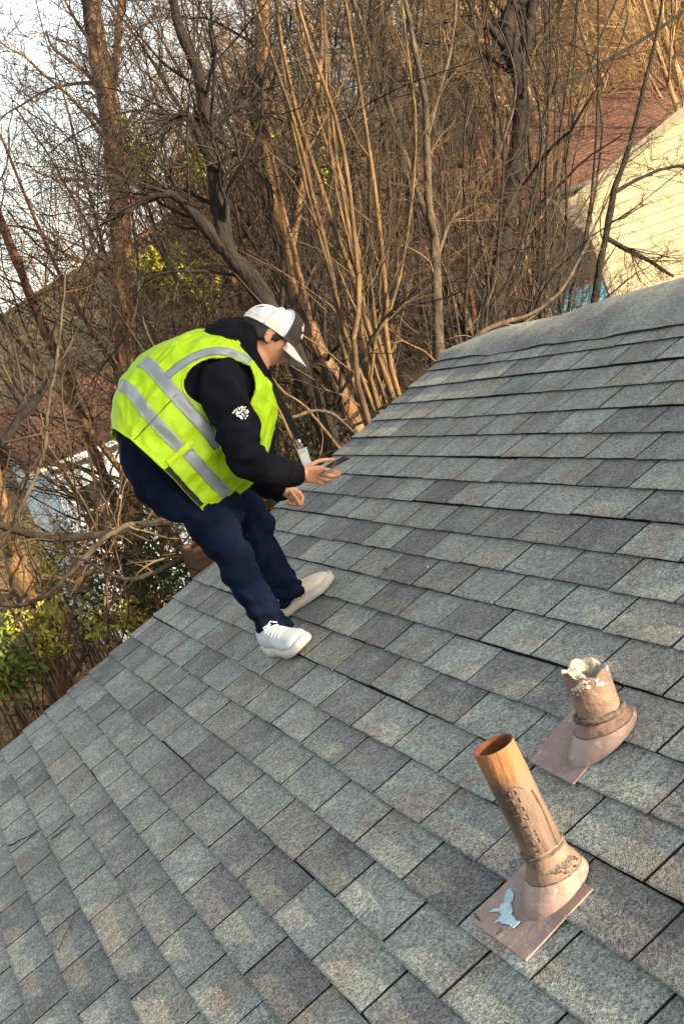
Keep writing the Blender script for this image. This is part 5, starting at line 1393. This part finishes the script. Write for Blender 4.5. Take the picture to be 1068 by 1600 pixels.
# leaf litter and low brambles
rg = np.random.default_rng(91)
m = 26000; Y = 2 + 26 * rg.random(m) ** 1.3; X = rg.uniform(-1, 1, m) * (4 + Y * .55) + Y * .12 - .5
C = np.stack([X, Y, ground_z(X, Y) + rg.uniform(.0, .06, m)], 1)
V, F = leaves(rg, C, .05, 1, 0, 1.5); obj('leaf_litter', V, F, M_deadleaf, None, False, 'stuff')
polys = []
for i in range(2600):
    y = 1.2 + 14 * rg.random() ** 1.2; x = rg.uniform(-1, 1) * (3.0 + y * .4) + y * .08 - .3; z = float(ground_z(x, y)); L_ = rg.uniform(.9, 2.6)
    d = nrm([rg.normal(0, .6), rg.normal(0, .5), 1.1]); P = [np.array([x, y, z])]
    for k in range(7): d = nrm(d + rg.normal(0, .16, 3) + np.array([0, 0, -.12])); P.append(P[-1] + d * L_ / 7)
    polys.append((np.array(P), np.linspace(.008, .003, 8) * rg.uniform(.6, 1.3)))
V, F = tubes_np(clear_roof(polys), 3); obj('bramble_undergrowth', V, F, M_twig_tan, None, True, 'stuff')

# one unseen evergreen, added behind the camera to shade the man
def evergreen(x, y, H, R_, seed, n):
    rng = np.random.default_rng(seed); th = thing('added_shade_tree', 'unseen dense evergreen tree added to shade the man', 'tree', (x, y, GZ), 'added shade trees')
    P = np.array([[x, y, GZ - .1], [x + .05, y, GZ + H * .5], [x, y + .05, GZ + H]]); V, F = tubes_np([(sm(P, 9), np.linspace(.2, .03, 9))], 8); place('trunk', V, F, M_bark, th)
    k = n // 50; f = rng.random(k) ** .8; a = rng.uniform(0, 6.28, k); rr = R_ * (1 - .75 * f) * np.sqrt(rng.random(k))
    cl = np.stack([x + rr * np.cos(a), y + rr * np.sin(a), GZ + .6 + f * (H - .7)], 1)
    V, F = leaves(rng, cl, .13, n // k, .22, .3); place('crown', V, F, M_leaf_d, th, False)
evergreen(8.5, -12.3, 11.0, 2.3, 601, 11000)

# twigs and chips lying on the shingles
for lab, pxs, w in [('thin curved twig lying on the shingles at the lower left', [(82, 1312), (95, 1300), (108, 1290), (114, 1278)], .0022),
                    ('long fine twig lying low on the shingles near the left edge', [(92, 1485), (102, 1462), (112, 1438), (118, 1415)], .0020),
                    ('dark twig lying across two shingle courses by the left rake', [(14, 1322), (35, 1312), (52, 1302), (62, 1290)], .0026)]:
    P = sm([RP(*roof_st(x, y, .012), .0125) for x, y in pxs], 9); P += np.random.default_rng(len(lab)).normal(0, .0012, P.shape)
    V, F = tubes_np([(P, np.linspace(w, w * .5, 9))], 5); tag(obj('twig', V, F, M_bark_dark, None, True), lab, 'twig')
for lab, px, r_, m_, sd in [('small pink chip lying on the shingles right of the shoes', (602, 888), .012, M_boot, 1), ('tiny white chip on the shingles right of the pink one', (668, 886), .004, M_print, 3)]:
    r = np.random.default_rng(sd); c = RP(*roof_st(*px, .012), .0135); mb = MB()
    mb.ell(c, np.array([0, -r_, 0]), RT * r_ * .7, RN * .004, 8, 5); V = np.array(mb.V) + r.normal(0, r_ * .12, (len(mb.V), 3)); tag(obj('chip', V, mb.F, m_), lab, 'debris')
